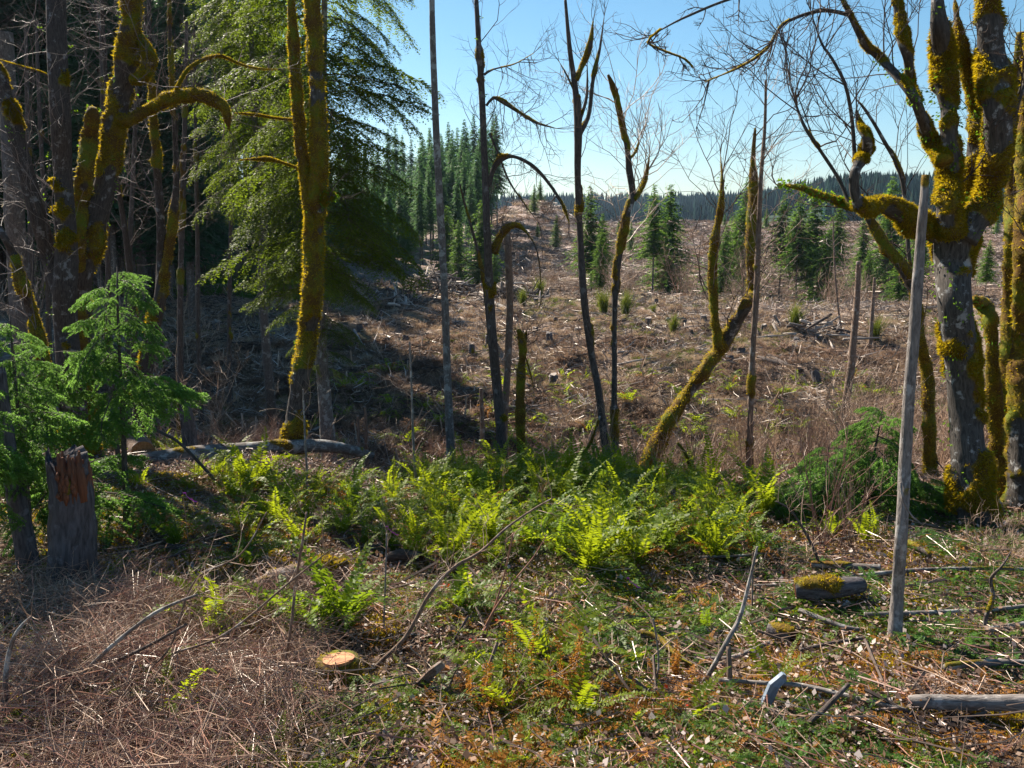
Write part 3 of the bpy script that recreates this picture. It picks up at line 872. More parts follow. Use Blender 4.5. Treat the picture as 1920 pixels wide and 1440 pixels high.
broken_stump('broken_stump', 'thick rotten stump with a jagged orange top, left foreground', 9.9,
             [(136, 1112, 100), (137, 1040, 95), (136, 980, 92), (135, 930, 88), (130, 890, 84), (127, 868, 80)], 51)
broken_stump('dead_tree', 'dark leaning dead trunk at the left edge, next to the rotten stump', 10.4,
             [(58, 1100, 48), (50, 1040, 44), (38, 970, 40), (26, 910, 37), (16, 850, 35), (6, 780, 32), (-4, 700, 30)], 52, False)
broken_stump('broken_stump', 'narrow grey snag with red rotten wood near its top, behind the fallen log', 19.2,
             [(357, 850, 32), (355, 815, 30), (350, 780, 27), (345, 755, 22), (341, 738, 12)], 53)
# ------------------------------------------------------------------ conifers
def strip_leaf(mb, o, d, s, l, w):
    """kite shaped leaves: origin, direction, side vector, length, half width"""
    l = np.asarray(l)[:, None]
    w = np.asarray(w)[:, None]
    v = np.stack([o, o + d * l * .45 + s * w, o + d * l, o + d * l * .45 - s * w], 1).reshape(-1, 3)
    mb.add(v, np.arange(len(v)).reshape(-1, 4))

def far_crown(h, base, spread, seed, dense=1.0, leaf=.34, droop=.35, ragged=.25):
    """crown of a distant conifer, standing at the origin"""
    g = np.random.default_rng(seed)
    mb = MB()
    nl = int((h - base) * 2.2 * dense)
    O, D, Ln = [], [], []
    for k in range(nl):
        t0 = (k + g.uniform(0, .9)) / nl
        nb = max(3, int(5 + 3 * (1 - t0)))
        a0 = g.uniform(0, 6.28)
        for b in range(nb):
            a = a0 + b * 6.283 / nb + g.normal(0, .25)
            t = min(.995, max(0, t0 + g.normal(0, .022)))
            z = base + (h - base) * t
            rr = spread * ((1 - t) ** .75 * (.55 + .45 * min(1, t * 6 + .3))) + .12
            L = rr * (1 + g.normal(0, ragged))
            droop_ = droop * g.uniform(.3, 1.9)
            if L < .1: continue
            n = max(2, int(L / leaf * 1.7))
            s = (np.arange(n) + .6) / n
            dz = -droop_ * L * s ** 1.5 + .12 * L * s
            p = np.stack([np.cos(a) * L * s, np.sin(a) * L * s, z + dz], -1)
            for side in (-1, 0, 1):
                dd = np.stack([np.cos(a + side * .85) * np.ones(n), np.sin(a + side * .85) * np.ones(n), -.45 + g.normal(0, .2, n)], -1)
                O.append(p + g.normal(0, .05, p.shape)); D.append(dd)
                Ln.append(leaf * (1.15 - .5 * s) * g.uniform(.7, 1.3, n) * (1 if side else .8) * (.5 + .5 * min(1, L / 1.2)))
    O, D, Ln = np.concatenate(O), unit(np.concatenate(D)), np.concatenate(Ln)
    s = unit(np.cross(D, np.array([0, 0, 1.0]))) + g.normal(0, .35, O.shape)
    strip_leaf(mb, O, D, s, Ln, Ln * .30)
    return mb

def far_trunk(h, r, base, seed, twl=1.2):
    g = np.random.default_rng(seed + 50)
    mb = MB()
    z = np.linspace(-1.2, h * .97, 7)
    pts = np.stack([g.normal(0, .03, 7), g.normal(0, .03, 7), z], -1)
    tube(mb, pts, r * np.linspace(1, .12, 7), 7)
    for k in range(int(base * 2.2)):
        zz = g.uniform(1.5, base + 1)
        a = g.uniform(0, 6.28)
        L = g.uniform(.3, twl)
        p0 = np.array([0, 0, zz])
        tube(mb, np.array([p0, p0 + [math.cos(a) * L * .6, math.sin(a) * L * .6, -.02], p0 + [math.cos(a) * L, math.sin(a) * L, -.22 * L]]), np.array([.03, .018, .006]), 3, False)
    return mb

def conifer_kind(h, base, spread, r, seed, mat, dense=1.0, leaf=.34, droop=.35, twl=1.2, ragged=.25, tmat='fir'):
    return (far_trunk(h, r, base, seed, twl).mesh('fir_trunk', M[tmat]), far_crown(h, base, spread, seed, dense, leaf, droop, ragged).mesh('fir_crown', M[mat], smooth=False))

def plant_conifer(kind, x, y, s, label, group, name='fir_tree', cat='tree', sink=0.0, zs=1.0, rot=None):
    root = thing(name, (x, y, gz(x, y) - sink), label, cat, group)
    root.rotation_euler = (random.gauss(0, .012), random.gauss(0, .012), random.uniform(0, 6.28) if rot is None else rot)
    root.scale = (s, s, s * zs)
    for nm, me in zip(('trunk', 'crown'), kind):
        o = link(bpy.data.objects.new(nm, me))
        o.parent = root
    return root

def at(px, D):
    return (px - 960) / FPX * D / (_cp - 0.0)

# tall firs of the standing wood on the left
tallk = [conifer_kind(36, 17, 3.0, .30, 200 + i, 'darkfir', 1.9, .5, .45, 1.8) for i in range(4)]
fullk = [conifer_kind(22, 5, 2.9, .22, 220 + i, 'darkfir', 1.9, .45, .45, 1.2) for i in range(4)]
g = np.random.default_rng(5)
cnt = 0
for row, (D, x0, x1, step) in enumerate([(58, -260, 165, 40), (66, -60, 345, 44), (80, -60, 430, 34), (92, -60, 500, 27), (106, -70, 560, 22), (124, -70, 600, 19), (150, -80, 620, 18)]):
    px = x0
    while px < x1:
        d = D * g.uniform(.95, 1.06)
        x = at(px + g.normal(0, 6), d)
        if row == 2 and g.uniform() < .3:
            px += step; continue
        plant_conifer(tallk[cnt % 4], x, d, g.uniform(.85, 1.12), 'tall dark fir in the standing wood on the left', 'firs of the standing wood on the left', 'tall_fir_tree')
        cnt += 1
        px += step * g.uniform(.7, 1.3)
for k in range(34):       # the wood goes on past the left edge and shades the field
    D = g.uniform(68, 110)
    px = -g.uniform(90, 800)
    plant_conifer(tallk[k % 4], at(px, D), D, g.uniform(.8, 1.05), 'tall dark fir in the standing wood on the left', 'firs of the standing wood on the left', 'tall_fir_tree')
for k in range(60):
    D = g.uniform(50, 84)
    px = g.uniform(-60, 375)
    plant_conifer(fullk[k % 4], at(px, D), D, g.uniform(.8, 1.25), 'bushy dark fir filling the shade between the tall firs of the left wood', 'bushy firs in the left wood', 'bushy_fir_tree')
# understorey conifers of that wood
for k in range(90):
    d = g.uniform(70, 130)
    px = g.uniform(-40, 600)
    plant_conifer(fullk[k % 4], at(px, d), d, g.uniform(.35, .85), 'bushy dark fir filling the shade between the tall firs of the left wood', 'bushy firs in the left wood', 'bushy_fir_tree')
# stand of firs beyond the slash pile
standk = [conifer_kind(27, 10, 2.7, .2, 240 + i, 'bluefir', 2.1, .46, .45, .8, .25) for i in range(5)]
lowk = [conifer_kind(20, 2.5, 2.9, .2, 250 + i, 'bluefir', 2.0, .46, .45, .8, .25) for i in range(3)]
for row, (D, x0, x1, step, sc_, tp) in enumerate([(128, 600, 890, 24, .84, 0), (140, 590, 915, 20, .95, 0), (152, 590, 930, 17, 1.06, 0), (166, 600, 935, 16, 1.16, 0), (184, 600, 930, 15, 1.26, 0)]):
    px = x0
    while px < x1:
        d = D * g.uniform(.97, 1.03)
        t = (px - 600) / 320
        hh = sc_ * g.uniform(.84, 1.08) * (.56 + .17 * t)
        kind = lowk[cnt % 3] if (px < 790 and row < 4) else standk[cnt % 5]
        plant_conifer(kind, at(px, d), d, hh, '%s-row fir of the stand beyond the slash pile, %s' % (('front', 'second', 'middle', 'fourth', 'rear')[row], 'right of the lichened pole' if px > 832 else 'left of the lichened pole'), 'firs beyond the slash pile')
        cnt += 1
        px += step * g.uniform(.75, 1.2)

# loose conifers left standing on the logged slope: px, top y, distance, spread factor, bare fraction
midk = [conifer_kind(16, b, sp, .13, 270 + i, 'needle', 2.6, .36, .45, .9, .35) for i, (b, sp) in enumerate([(1.2, 3.1), (6.0, 2.1), (3.5, 2.6), (1.8, 3.3), (6.5, 2.3), (2.4, 2.7)])]
mids = [
    (1000, 345, 190, 0, 'small conical fir alone on the crest of the knoll'),
    (1106, 348, 92, 2, 'fir right behind the tall three-stemmed tree'),
    (1130, 400, 94, 1, 'thin-crowned fir between the three-stemmed tree and the mossy one next to it'),
    (1218, 346, 90, 1, 'left one of the pair of slender firs on the clear-cut'),
    (1246, 345, 94, 0, 'right and fuller one of the pair of slender firs on the clear-cut'),
    (1345, 420, 96, 3, 'low wide fir behind the fork of the leaning tree'),
    (1382, 330, 100, 5, 'tall green fir whose tip stands between the two mossy stems of the leaning tree'),
    (1452, 365, 98, 4, 'high-crowned fir just right of the peeling dead stem'),
    (1482, 370, 93, 4, 'bare-stemmed fir with a dark top behind the maple limb end'),
    (1508, 352, 97, 2, 'tallest of the firs behind the tip of the maple limb'),
    (1530, 425, 90, 3, 'bright bushy fir at the right end of the row on the clear-cut'),
    (1650, 330, 120, 3, 'broad fir seen through the twigs behind the crooked maple'),
    (1672, 440, 80, 5, 'fir between the crooked maple and the grey pole'),
    (1612, 470, 100, 1, 'faint slim fir low behind the contorted mossy limb'),
    (862, 412, 104, 0, 'dark fir standing by itself at the left of the slash pile'),
    (905, 375, 100, 3, 'yellowish green fir directly behind the thin tree with arching branches'),
    (838, 385, 118, 0, 'pointed fir immediately right of the lichen-speckled pole'),
    (1830, 450, 70, 4, 'fir showing in the gap right of the big maple'),
    (1365, 395, 108, 1, 'thin pale-trunked fir just left of the tall green one between the mossy stems'),
    (1466, 400, 104, 1, 'sparse fir squeezed between the two bare-stemmed firs'),
    (1550, 380, 112, 4, 'far fir at the right edge of the row, behind the bushy one'),
    (1120, 430, 88, 5, 'short fir in front of the pair behind the three-stemmed tree'),
    (1600, 400, 118, 5, 'distant fir right of the row, above the tall snag'),
    (1700, 395, 104, 1, 'slim fir hidden partly by the grey pole'),
    (930, 470, 96, 0, 'short dark fir at the foot of the reddish broken pole'),
]
for (px, top, D, k, lab) in mids:
    x = at(px, D)
    topz = P(px, top, D)[2]
    s = (topz - gz(x, D)) / 16.0
    o = plant_conifer(midk[k], x, D, s, lab, None)
    w = s * random.uniform(1.0, 1.4)
    o.scale = (w, w, s)
    o.rotation_euler.x += random.gauss(0, .03)
for k in range(16):       # saplings and young firs dotted on the far slope
    D = g.uniform(150, 260)
    px = g.uniform(1000, 1900)
    plant_conifer(midk[(0, 3)[k % 2]], at(px, D), D, g.uniform(.15, .4), 'tiny young fir on the far logged hillside', 'young firs on the far hillside', 'young_fir')

# far wooded ridge, countless
def far_wood():
    g = np.random.default_rng(9)
    mb = MB()
    n = 9500
    y = g.uniform(620, 1120, n)
    x = g.uniform(-.25, .85, n) * y
    a = x / y
    y2 = g.uniform(430, 640, 2200)
    x2 = g.uniform(.36, .85, 2200) * y2
    x, y = np.concatenate([x, x2]), np.concatenate([y, y2])
    z = H(x, y)
    h = g.uniform(13, 22, len(x))
    O, D, L = [], [], []
    # each tree three ragged stacked tiers
    m = len(x)
    for (zb, zt, rr) in ((-.05, .5, .20), (.28, .8, .145), (.58, 1.0, .085)):
        ns = 6
        th = g.uniform(0, 6.28, (m, 1)) + np.arange(ns) / ns * 6.283
        r = (h * rr)[:, None] * g.uniform(.65, 1.25, (m, ns))
        ring = np.stack([x[:, None] + np.cos(th) * r, y[:, None] + np.sin(th) * r, (z + h * zb)[:, None] + h[:, None] * g.uniform(-.04, .04, (m, ns))], -1)
        tip = np.stack([x + g.normal(0, .15, m), y, z + h * zt], -1)[:, None]
        v = np.concatenate([tip, ring], 1).reshape(-1, 3)
        base = np.arange(m)[:, None] * (ns + 1)
        f = np.stack([np.stack([base[:, 0], base[:, 0] + 1 + k, base[:, 0] + 1 + (k + 1) % ns], -1) for k in range(ns)], 1).reshape(-1, 3)
        mb.add(v, f)
    tag(mb.build('far_woods', M['ridge'], smooth=False), kind='stuff')
far_wood()

# ------------------------------------------------------------------ near hemlock with hanging sprays
def spray_branch(L, seed, leaf, dens=1.0, droop=.5, wid=.42, hang=.35, twr=.012, subs=0):
    """one bough along +X, twigs to both sides, flat needles in kites"""
    g = np.random.default_rng(seed)
    st, lf = MB(), MB()
    n = 9
    s = np.linspace(0, 1, n)
    main = np.stack([L * s * (1 - .12 * s), g.normal(0, .03, n) * L * s, -droop * L * s ** 1.8 + .1 * L * s], -1)
    tube(st, main, twr * (1.1 - s) + .003, 4, False)
    nt = int(26 * dens)
    O, D, S, Ln = [], [], [], []
    for k in range(nt):
        t = .12 + .86 * (k + g.uniform(0, 1)) / nt
        i = min(int(t * (n - 1)), n - 2)
        q = main[i] + (main[i + 1] - main[i]) * (t * (n - 1) - i)
        d0 = unit(main[i + 1] - main[i])
        sd = 1 if k % 2 else -1
        tl = L * wid * (1.05 - t) * g.uniform(.6, 1.15) + .1 * L * .5
        d = unit(d0 * .75 + np.array([0, sd * 1.0, 0]) + g.normal(0, .16, 3))
        m = max(4, int(tl / leaf * 2.1))
        u = np.linspace(.05, 1, m)
        pts = q + d * tl * u[:, None] + np.array([0, 0, -1.0]) * (hang * tl * u ** 1.6)[:, None]
        if m > 3: tube(st, pts[::max(1, m // 4)], np.linspace(.004, .0015, len(pts[::max(1, m // 4)])) * (twr / .012), 3, False)
        td = unit(np.gradient(pts, axis=0))
        side = unit(np.cross(td, [0, 0, 1.0]))
        if subs:
            for j in range(subs):
                u0 = g.uniform(.15, 1)
                i0 = min(m - 2, int(u0 * (m - 1)))
                sl_ = tl * .38 * g.uniform(.5, 1.1)
                sg = 1 if j % 2 else -1
                sdv = unit(td[i0] * .8 + np.cross(td[i0], [0, 0, 1.0]) * sg + g.normal(0, .2, 3))
                mm = max(4, int(sl_ / leaf * 3.2))
                uu = np.linspace(0, 1, mm)
                sp_ = pts[i0] + sdv * sl_ * uu[:, None] - np.array([0, 0, 1.0]) * (sl_ * .3 * uu ** 1.5)[:, None]
                for s2 in (-1, 1, 0):
                    sde = unit(np.cross(sdv, [0, 0, 1.0]) * s2 + np.array([0, 0, .5 if s2 == 0 else 0]))
                    dd = unit(sdv * .9 + sde + g.normal(0, .2, sp_.shape))
                    O.append(sp_); D.append(dd); S.append(unit(np.cross(dd, g.normal(0, 1, dd.shape))))
                    Ln.append(leaf * g.uniform(.6, 1.2, mm))
        for sg in (-1, 1):
            dd = unit(td * .7 + side * sg + g.normal(0, .22, pts.shape))
            O.append(pts + g.normal(0, leaf * .15, pts.shape)); D.append(dd); S.append(unit(np.cross(dd, [0.1, 0.1, 1.0])) + g.normal(0, .3, pts.shape))
            Ln.append(leaf * g.uniform(.6, 1.25, m) * (1.15 - .5 * u))
    O, D, S, Ln = map(np.concatenate, (O, D, S, Ln))
    strip_leaf(lf, O, D, S, Ln, Ln * .24)
    return st, lf

def bough_kind(L, seed, leaf, mat, wood='twig_dark', **kw):
    st, lf = spray_branch(L, seed, leaf, **kw)
    # wood and needles of a bough in one mesh with two materials
    ns3, ns4 = sum(map(len, st.f3)), sum(map(len, st.f4))
    mb = MB()
    mb.v = st.v + lf.v; mb.tc = st.tc + lf.tc; mb.moss = st.moss + lf.moss
    mb.f4 = st.f4 + [f + st.n for f in lf.f4]
    mb.f3 = st.f3
    mb.n = st.n + lf.n
    me = mb.mesh('bough', [M[wood], M[mat]], smooth=False)
    idx = np.zeros(len(me.polygons), np.int32)
    idx[ns3 + ns4:] = 1
    me.polygons.foreach_set('material_index', idx)
    return me

def put_bough(me, root, loc, az, tilt, s, name='branch'):
    o = link(bpy.data.objects.new(name, me))
    o.parent = root
    o.location = loc
    o.rotation_euler = (random.gauss(0, .12), tilt, az)
    o.scale = (s, s, s)
    return o

hemk = [bough_kind(3.3, 300 + i, .10, 'hemlock', dens=1.9, droop=.28 + .1 * (i % 3), wid=.42, hang=.5) for i in range(5)]
def hemlock():
    pts, rad = line3([(616, 838, 32), (610, 760, 27), (605, 700, 25), (599, 600, 23), (597, 500, 20), (600, 380, 17), (604, 240, 15), (607, 80, 12), (610, -80, 9)], 24.5, .1, 5, True)
    root = thing('hemlock_tree', pts[0], 'big green hemlock with hanging sprays behind the orange-mossed trunk', 'tree')
    mb = MB()
    ln, lr = trunk(mb, pts, rad, 77, .16, 16, .12, .1)
    mb.build('trunk', M['alder'], root)
    b = np.array(root.location)
    n = len(ln)
    z0, z1 = ln[0][2], ln[-1][2]
    for k in range(100):
        t = .24 + .76 * (k + random.random()) / 100
        if t < .42 and random.random() < .45: continue
        i = min(n - 1, int(t * n))
        p = ln[i]
        py_ = t
        L = (.55 + .55 * sstep(.2, .5, t) - .15 * sstep(.75, 1, t))
        if t < .42: L *= random.uniform(.35, .85)
        az = k * 2.4 + random.gauss(0, .3)
        put_bough(hemk[k % 5], root, Vector(p - b), az, random.uniform(-.12, .22) + .1, L * random.uniform(.75, 1.12))
    return root
hemlock()
def second_hemlock():
    # crown filling the space above and left of the mossy trunk
    x = at(505, 33); y = 33
    root = thing('hemlock_tree', (x, y, gz(x, y) - .2), 'shaded hemlock further back between the left-hand group and the orange-mossed trunk', 'tree')
    mb = MB()
    h = 21
    tube(mb, np.array([[x, y, root.location.z + h * t + 0.0] for t in np.linspace(0, 1, 8)]) + np.random.default_rng(3).normal(0, .05, (8, 3)), np.linspace(.2, .05, 8), 10)
    mb.build('trunk', M['fir'], root)
    for k in range(90):
        t = .46 + .54 * k / 90
        put_bough(hemk[k % 5], root, (0, 0, h * t), k * 2.4, random.uniform(0, .35), random.uniform(.7, 1.15) * (1.25 - .45 * t))
second_hemlock()

# ------------------------------------------------------------------ near young firs with bright needles
nearb = [bough_kind(1.15, 330 + i, .034, 'bough', dens=.85, droop=.36 + .16 * (i % 3), wid=.5, hang=.5, twr=.008, subs=7) for i in range(4)]
def young_fir(px, D, top, n, s, label, lean=0.0, low=.15, mat=None, azc=None):
    x = at(px, D)
    z0 = gz(x, D) - .05
    topz = P(px, top, D)[2]
    h = topz - z0
    root = thing('young_fir', (x, D, z0), label, 'young tree')
    mb = MB()
    tl = np.linspace(0, 1, 7)
    line = np.stack([x + lean * tl ** 1.5, D + .05 * np.sin(tl * 5), z0 + h * tl], -1)
    tube(mb, line, np.linspace(.035, .006, 7) * (.6 + h * .25), 8)
    mb.build('trunk', M['dark'], root)
    for k in range(n):
        t = low + (1 - low) * (k + random.random()) / n
        p = np.array([np.interp(t, tl, line[:, c]) for c in range(3)]) - np.array(root.location)
        az = k * 2.4 + random.gauss(0, .4) if azc is None else random.gauss(*azc)
        put_bough(nearb[k % 4], root, Vector(p), az, random.uniform(-.25, .3), s * random.uniform(.6, 1.1) * (1.12 - .75 * t))
    return root
young_fir(22, 10.9, 590, 24, 1.35, 'bright green young fir with drooping boughs at the left edge, behind the dead trunk', .1, .42)
young_fir(-120, 9.4, 470, 24, 1.15, 'young fir reaching in from beyond the left edge, lit pale green', .1, .3)
young_fir(215, 12.4, 500, 20, 1.75, 'airy young fir with bluish-green boughs, left of the narrow grey snag', .2, .5)
young_fir(110, 12.0, 640, 18, 1.5, 'low bushy fir behind the rotten stump', 0, .2)
young_fir(1645, 14.0, 760, 26, 1.7, 'fresh green young fir between the shrub stems and the grey pole', .1, .05)
young_fir(1745, 13.8, 895, 14, 1.2, 'dark little fir at the foot of the massive maple', 0, .1)
young_fir(1560, 13.6, 830, 15, 1.35, 'shorter young fir right behind the multi-stemmed shrub', 0, .1)
# ------------------------------------------------------------------ sword ferns, each frond a part
def frond_mesh(name, L, seed, mat, arch=1.0, width=.085, n=26, curl=0.0, twist=.15, ragged=.1):
    g = np.random.default_rng(seed)
    mb = MB()
    s = np.linspace(0, 1, n)
    # rises at 60 degrees and arches over
    ang = R(62) - arch * R(95) * s ** 1.35
    dx, dz = np.cos(ang) * L / n, np.sin(ang) * L / n
    x, z = np.cumsum(dx), np.cumsum(dz)
    y = g.normal(0, .05) * L * s ** 2
    pts = np.stack([x, y, z], -1)
    tube(mb, pts[::3], np.linspace(.0035, .001, len(pts[::3])), 3, False)
    t = unit(np.gradient(pts, axis=0))
    k = np.arange(2, n)
    prof = width * np.minimum(1, (s[k]) / .16 + .25) * (1 - s[k] ** 2.6) + .008
    for sg in (-1, 1):
        side = np.zeros((len(k), 3)); side[:, 1] = sg
        nrm = unit(np.cross(t[k], side)) * sg
        d = unit(side + t[k] * .35 + nrm * (-curl + g.normal(0, twist, (len(k), 1))) + g.normal(0, ragged, (len(k), 3)))
        w = unit(np.cross(d, nrm) + nrm * g.normal(0, .25, (len(k), 1)))
        ln = prof * g.uniform(.85, 1.1, len(k))
        strip_leaf(mb, pts[k], d, w, ln, np.full(len(k), L / n * .46))
    return mb.mesh(name, mat, smooth=False)

fr_green = [frond_mesh('frond', 1.0, 400 + i, M['fern'], a, .095) for i, a in enumerate([.55, .75, .9, 1.1, .4])]
fr_dark = [frond_mesh('frond', .95, 410 + i, M['fern_dark'], a, .09) for i, a in enumerate([.6, .85, 1.1])]
fr_rust = [frond_mesh('frond', .7, 420 + i, M['rust'], a, .06, curl=.8, twist=.5, ragged=.35) for i, a in enumerate([1.3, 1.6, 1.0])]
fr_mini = [frond_mesh('frond', .8, 430 + i, M['fern'], a, .09, n=13) for i, a in enumerate([.9, 1.2])]

def fern(x, y, s, label, group, kinds=None, n=None, up=0.0, rust=.1, rot0=None, lean=None):
    root = thing('sword_fern', (x, y, gz(x, y) - .02), label, 'fern', group)
    n = n or random.randint(15, 22)
    kinds = kinds or fr_green
    a0 = random.uniform(0, 6.28) if rot0 is None else rot0
    for k in range(n):
        me = random.choice(fr_rust) if random.random() < rust else random.choice(kinds)
        o = link(bpy.data.objects.new('frond', me))
        o.parent = root
        q = random.uniform(.65, 1.12) * s
        o.scale = (q, q, q)
        tl = random.uniform(-.45, .35) - up
        az = a0 + k * 2.4 + random.gauss(0, .2)
        if lean is not None:
            az = lean[0] + random.gauss(0, lean[1])
        o.rotation_euler = (random.gauss(0, .25), tl, az)
        o.location = (random.gauss(0, .03), random.gauss(0, .03), 0)
    return root

g = np.random.default_rng(12)
GB = 'sword ferns of the sunlit band'
pl = []
LM = [(640, 'the orange-mossed trunk'), (780, 'the thin sapling'), (890, 'the lichened pole'), (1040, 'the arching tree'), (1170, 'the three-stemmed tree'), (1300, 'the leaning tree'), (9999, 'the young fir')]
def try_fern(px, py, mind):
    q = G(px, py)
    for (x, y) in pl:
        if (x - q[0]) ** 2 + (y - q[1]) ** 2 < mind ** 2: return None
    pl.append((q[0], q[1]))
    return q
# band along the crest; base positions in the ground's own plan, thick on the rim
for k in range(2600):
    D = g.uniform(10.6, 17.8)
    px = g.uniform(430, 1450)
    lim = 10.9 + (.0 if px > 820 else .7) + (0.5 if px < 640 else 0) + g.normal(0, .7)
    if px < 740 and D > 15.6: continue
    if D < lim: continue
    if px > 1330 and D > 15.5: continue
    x = at(px, D)
    if any((x - a) ** 2 + (D - b) ** 2 < (.46 if px > 640 else .52) ** 2 for a, b in pl): continue
    pl.append((x, D))
    if len(pl) > 215: break
    dk = fr_green if g.uniform() < (.72 if px > 700 else .4) else fr_dark
    lm = [m for m in LM if px < m[0]][0][1]
    fern(x, D, g.uniform(.6, 1.12) * (1.15 if px > 760 else .85), 'sword fern in the sunlit band, at its %s side, below %s' % ('near' if D < 13 else ('far' if D > 15.8 else 'middle'), lm), GB, dk, rust=g.choice([.03, .08, .3]), n=random.randint(11, 16), up=.12)
# nearer ferns one can point at: (px, py of base, scale, label, kinds, extra)
near_ferns = [
    (640, 1195, 1.0, 'lush dark sword fern with upright fronds beside the short mossy log', fr_dark, dict(up=.3, n=22, rust=.02)),
    (560, 1180, .8, 'sword fern growing against the left end of the short mossy log', fr_dark, {}),
    (400, 1190, .75, 'low sword fern among the twigs left of the short mossy log', fr_green, {}),
    (455, 1075, .8, 'mounded fern between the rotten stump and the short mossy log', fr_dark, {}),
    (335, 1030, .7, 'fern half buried in brush right of the rotten stump', fr_dark, {}),
    (470, 925, 1.0, 'tall bright sword fern with spread fronds in front of the fallen grey log', fr_green, dict(up=.3, n=14)),
    (520, 985, .9, 'arching sword fern below the fallen grey log', fr_green, {}),
    (1105, 1075, .95, 'green sword fern standing forward of the sunlit band, left one of two', fr_green, dict(up=.15)),
    (1190, 1065, 1.0, 'green sword fern standing forward of the sunlit band, right one of two', fr_green, dict(up=.15)),
    (1380, 1000, .9, 'sword fern with long fronds fanned to the left, at the right end of the band', fr_green, dict(n=16, lean=(2.9, .8), rust=0)),
    (1560, 1010, .6, 'small yellow-green fern behind the multi-stemmed shrub', fr_green, {}),
    (1625, 1020, .6, 'small fern with one pale upright frond left of the grey pole', fr_green, dict(up=.4, n=9)),
    (860, 1150, .7, 'little sword fern in the shade in the middle of the clearing', fr_dark, {}),
    (1020, 1240, .85, 'flat-lying sword fern in the middle foreground', fr_green, dict(n=12, up=-.2)),
    (960, 1345, .75, 'half brown sword fern at the bottom of the view', fr_green, dict(rust=.35, n=12)),
    (1080, 1350, .8, 'lacy green fern at the bottom beside the rust-coloured fronds', fr_green, dict(rust=.3, n=12)),
    (880, 1130, .55, 'tiny fern tucked under the long bare branch', fr_green, dict(n=9)),
    (1330, 1190, .5, 'small shaded fern among the fallen boughs', fr_dark, dict(n=9)),
    (1455, 1290, .55, 'low mossy fern behind the blue-grey slab of wood', fr_green, dict(n=9)),
    (1300, 1350, .5, 'bronze fern low in front of the standing stick', fr_green, dict(n=10, rust=.7)),
    (330, 1345, .6, 'small green fern coming up through the twigs, bottom left', fr_green, dict(n=8)),
    (400, 1240, .6, 'thin fern with light fronds in the brush left of the cut stump', fr_green, dict(n=8)),
]
for (px, py, s, lab, kd, kw) in near_ferns:
    q = G(px, py)
    fern(q[0], q[1], s * 1.3, lab, None, kd, **kw)
# behind the stump and the log on the left
for k in range(26):
    px, py = g.uniform(195, 560), g.uniform(800, 905)
    D = g.uniform(18.6, 20.4) if k % 3 else g.uniform(14.5, 15.6)
    if px > 380 and D > 19: continue
    x = at(px, D)
    fern(x, D, g.uniform(.55, .8), 'sword fern around the fallen grey log', 'sword ferns around the fallen log', fr_green, rust=.05, n=12)
# far ferns on the opposite slope
for k in range(130):
    D = g.uniform(26, 42)
    px = g.uniform(560, 1750)
    x = at(px, D)
    if vnoise(np.array([[x, D, 0.]]), .22, 5)[0] < .42: continue
    fern(x, D, g.uniform(1.0, 1.7), 'distant sword fern across the gully, ' + between(px), 'sword ferns across the gully', fr_mini, n=9, rust=.12)

# curled rust-brown upright fronds in the foreground
def rusty(px, py, s, label, n, h):
    q = G(px, py)
    root = thing('dead_fern', q, label, 'fern')
    for k in range(n):
        gg = np.random.default_rng(900 + k + int(px))
        mb = MB()
        L = h * gg.uniform(.75, 1.1)
        m = 34
        t = np.linspace(0, 1, m)
        lean = gg.normal(0, .10, 2)
        pts = np.stack([lean[0] * L * t ** 1.5 + .02 * np.sin(t * 9), lean[1] * L * t, L * t * .98], -1)
        tube(mb, pts[::4], np.linspace(.004, .002, len(pts[::4])), 4, False)
        for sg in (-1, 1):
            for c in range(2):      # pinnae curl back on themselves
                d = unit(np.stack([np.full(m, sg * .75), gg.normal(0, .45, m), .25 + gg.normal(0, .3, m)], -1))
                o = pts + (d * .02 if c else 0)
                d2 = unit(d + (np.array([0, 0, -1.2]) if c else 0))
                w = unit(np.cross(d2, gg.normal(0, 1, (m, 3))))
                strip_leaf(mb, o[6:], d2[6:], w[6:], (.032 * s * (1.15 - t * .7) * gg.uniform(.6, 1.3, m))[6:], np.full(m - 6, .0085))
        o = mb.build('frond', M['rust'], None, (0, 0, 0), smooth=False)
        o.parent = root
        o.location = (gg.normal(0, .05), gg.normal(0, .05), 0)
rusty(978, 1330, 1.0, 'tall rust-coloured dead fern frond cluster standing upright, left one', 3, .95)
rusty(1085, 1310, 1.1, 'orange dead fern with curled fronds, right one, pointing up', 4, .72)
rusty(1040, 1335, .9, 'pale curled dead fern between the two rust-coloured ones', 3, .55)
rusty(1260, 1290, .9, 'short bronze dead fern left of the standing leaning stick', 3, .4)
rusty(905, 1340, .9, 'bent whitish dead fern at the bottom centre', 3, .6)

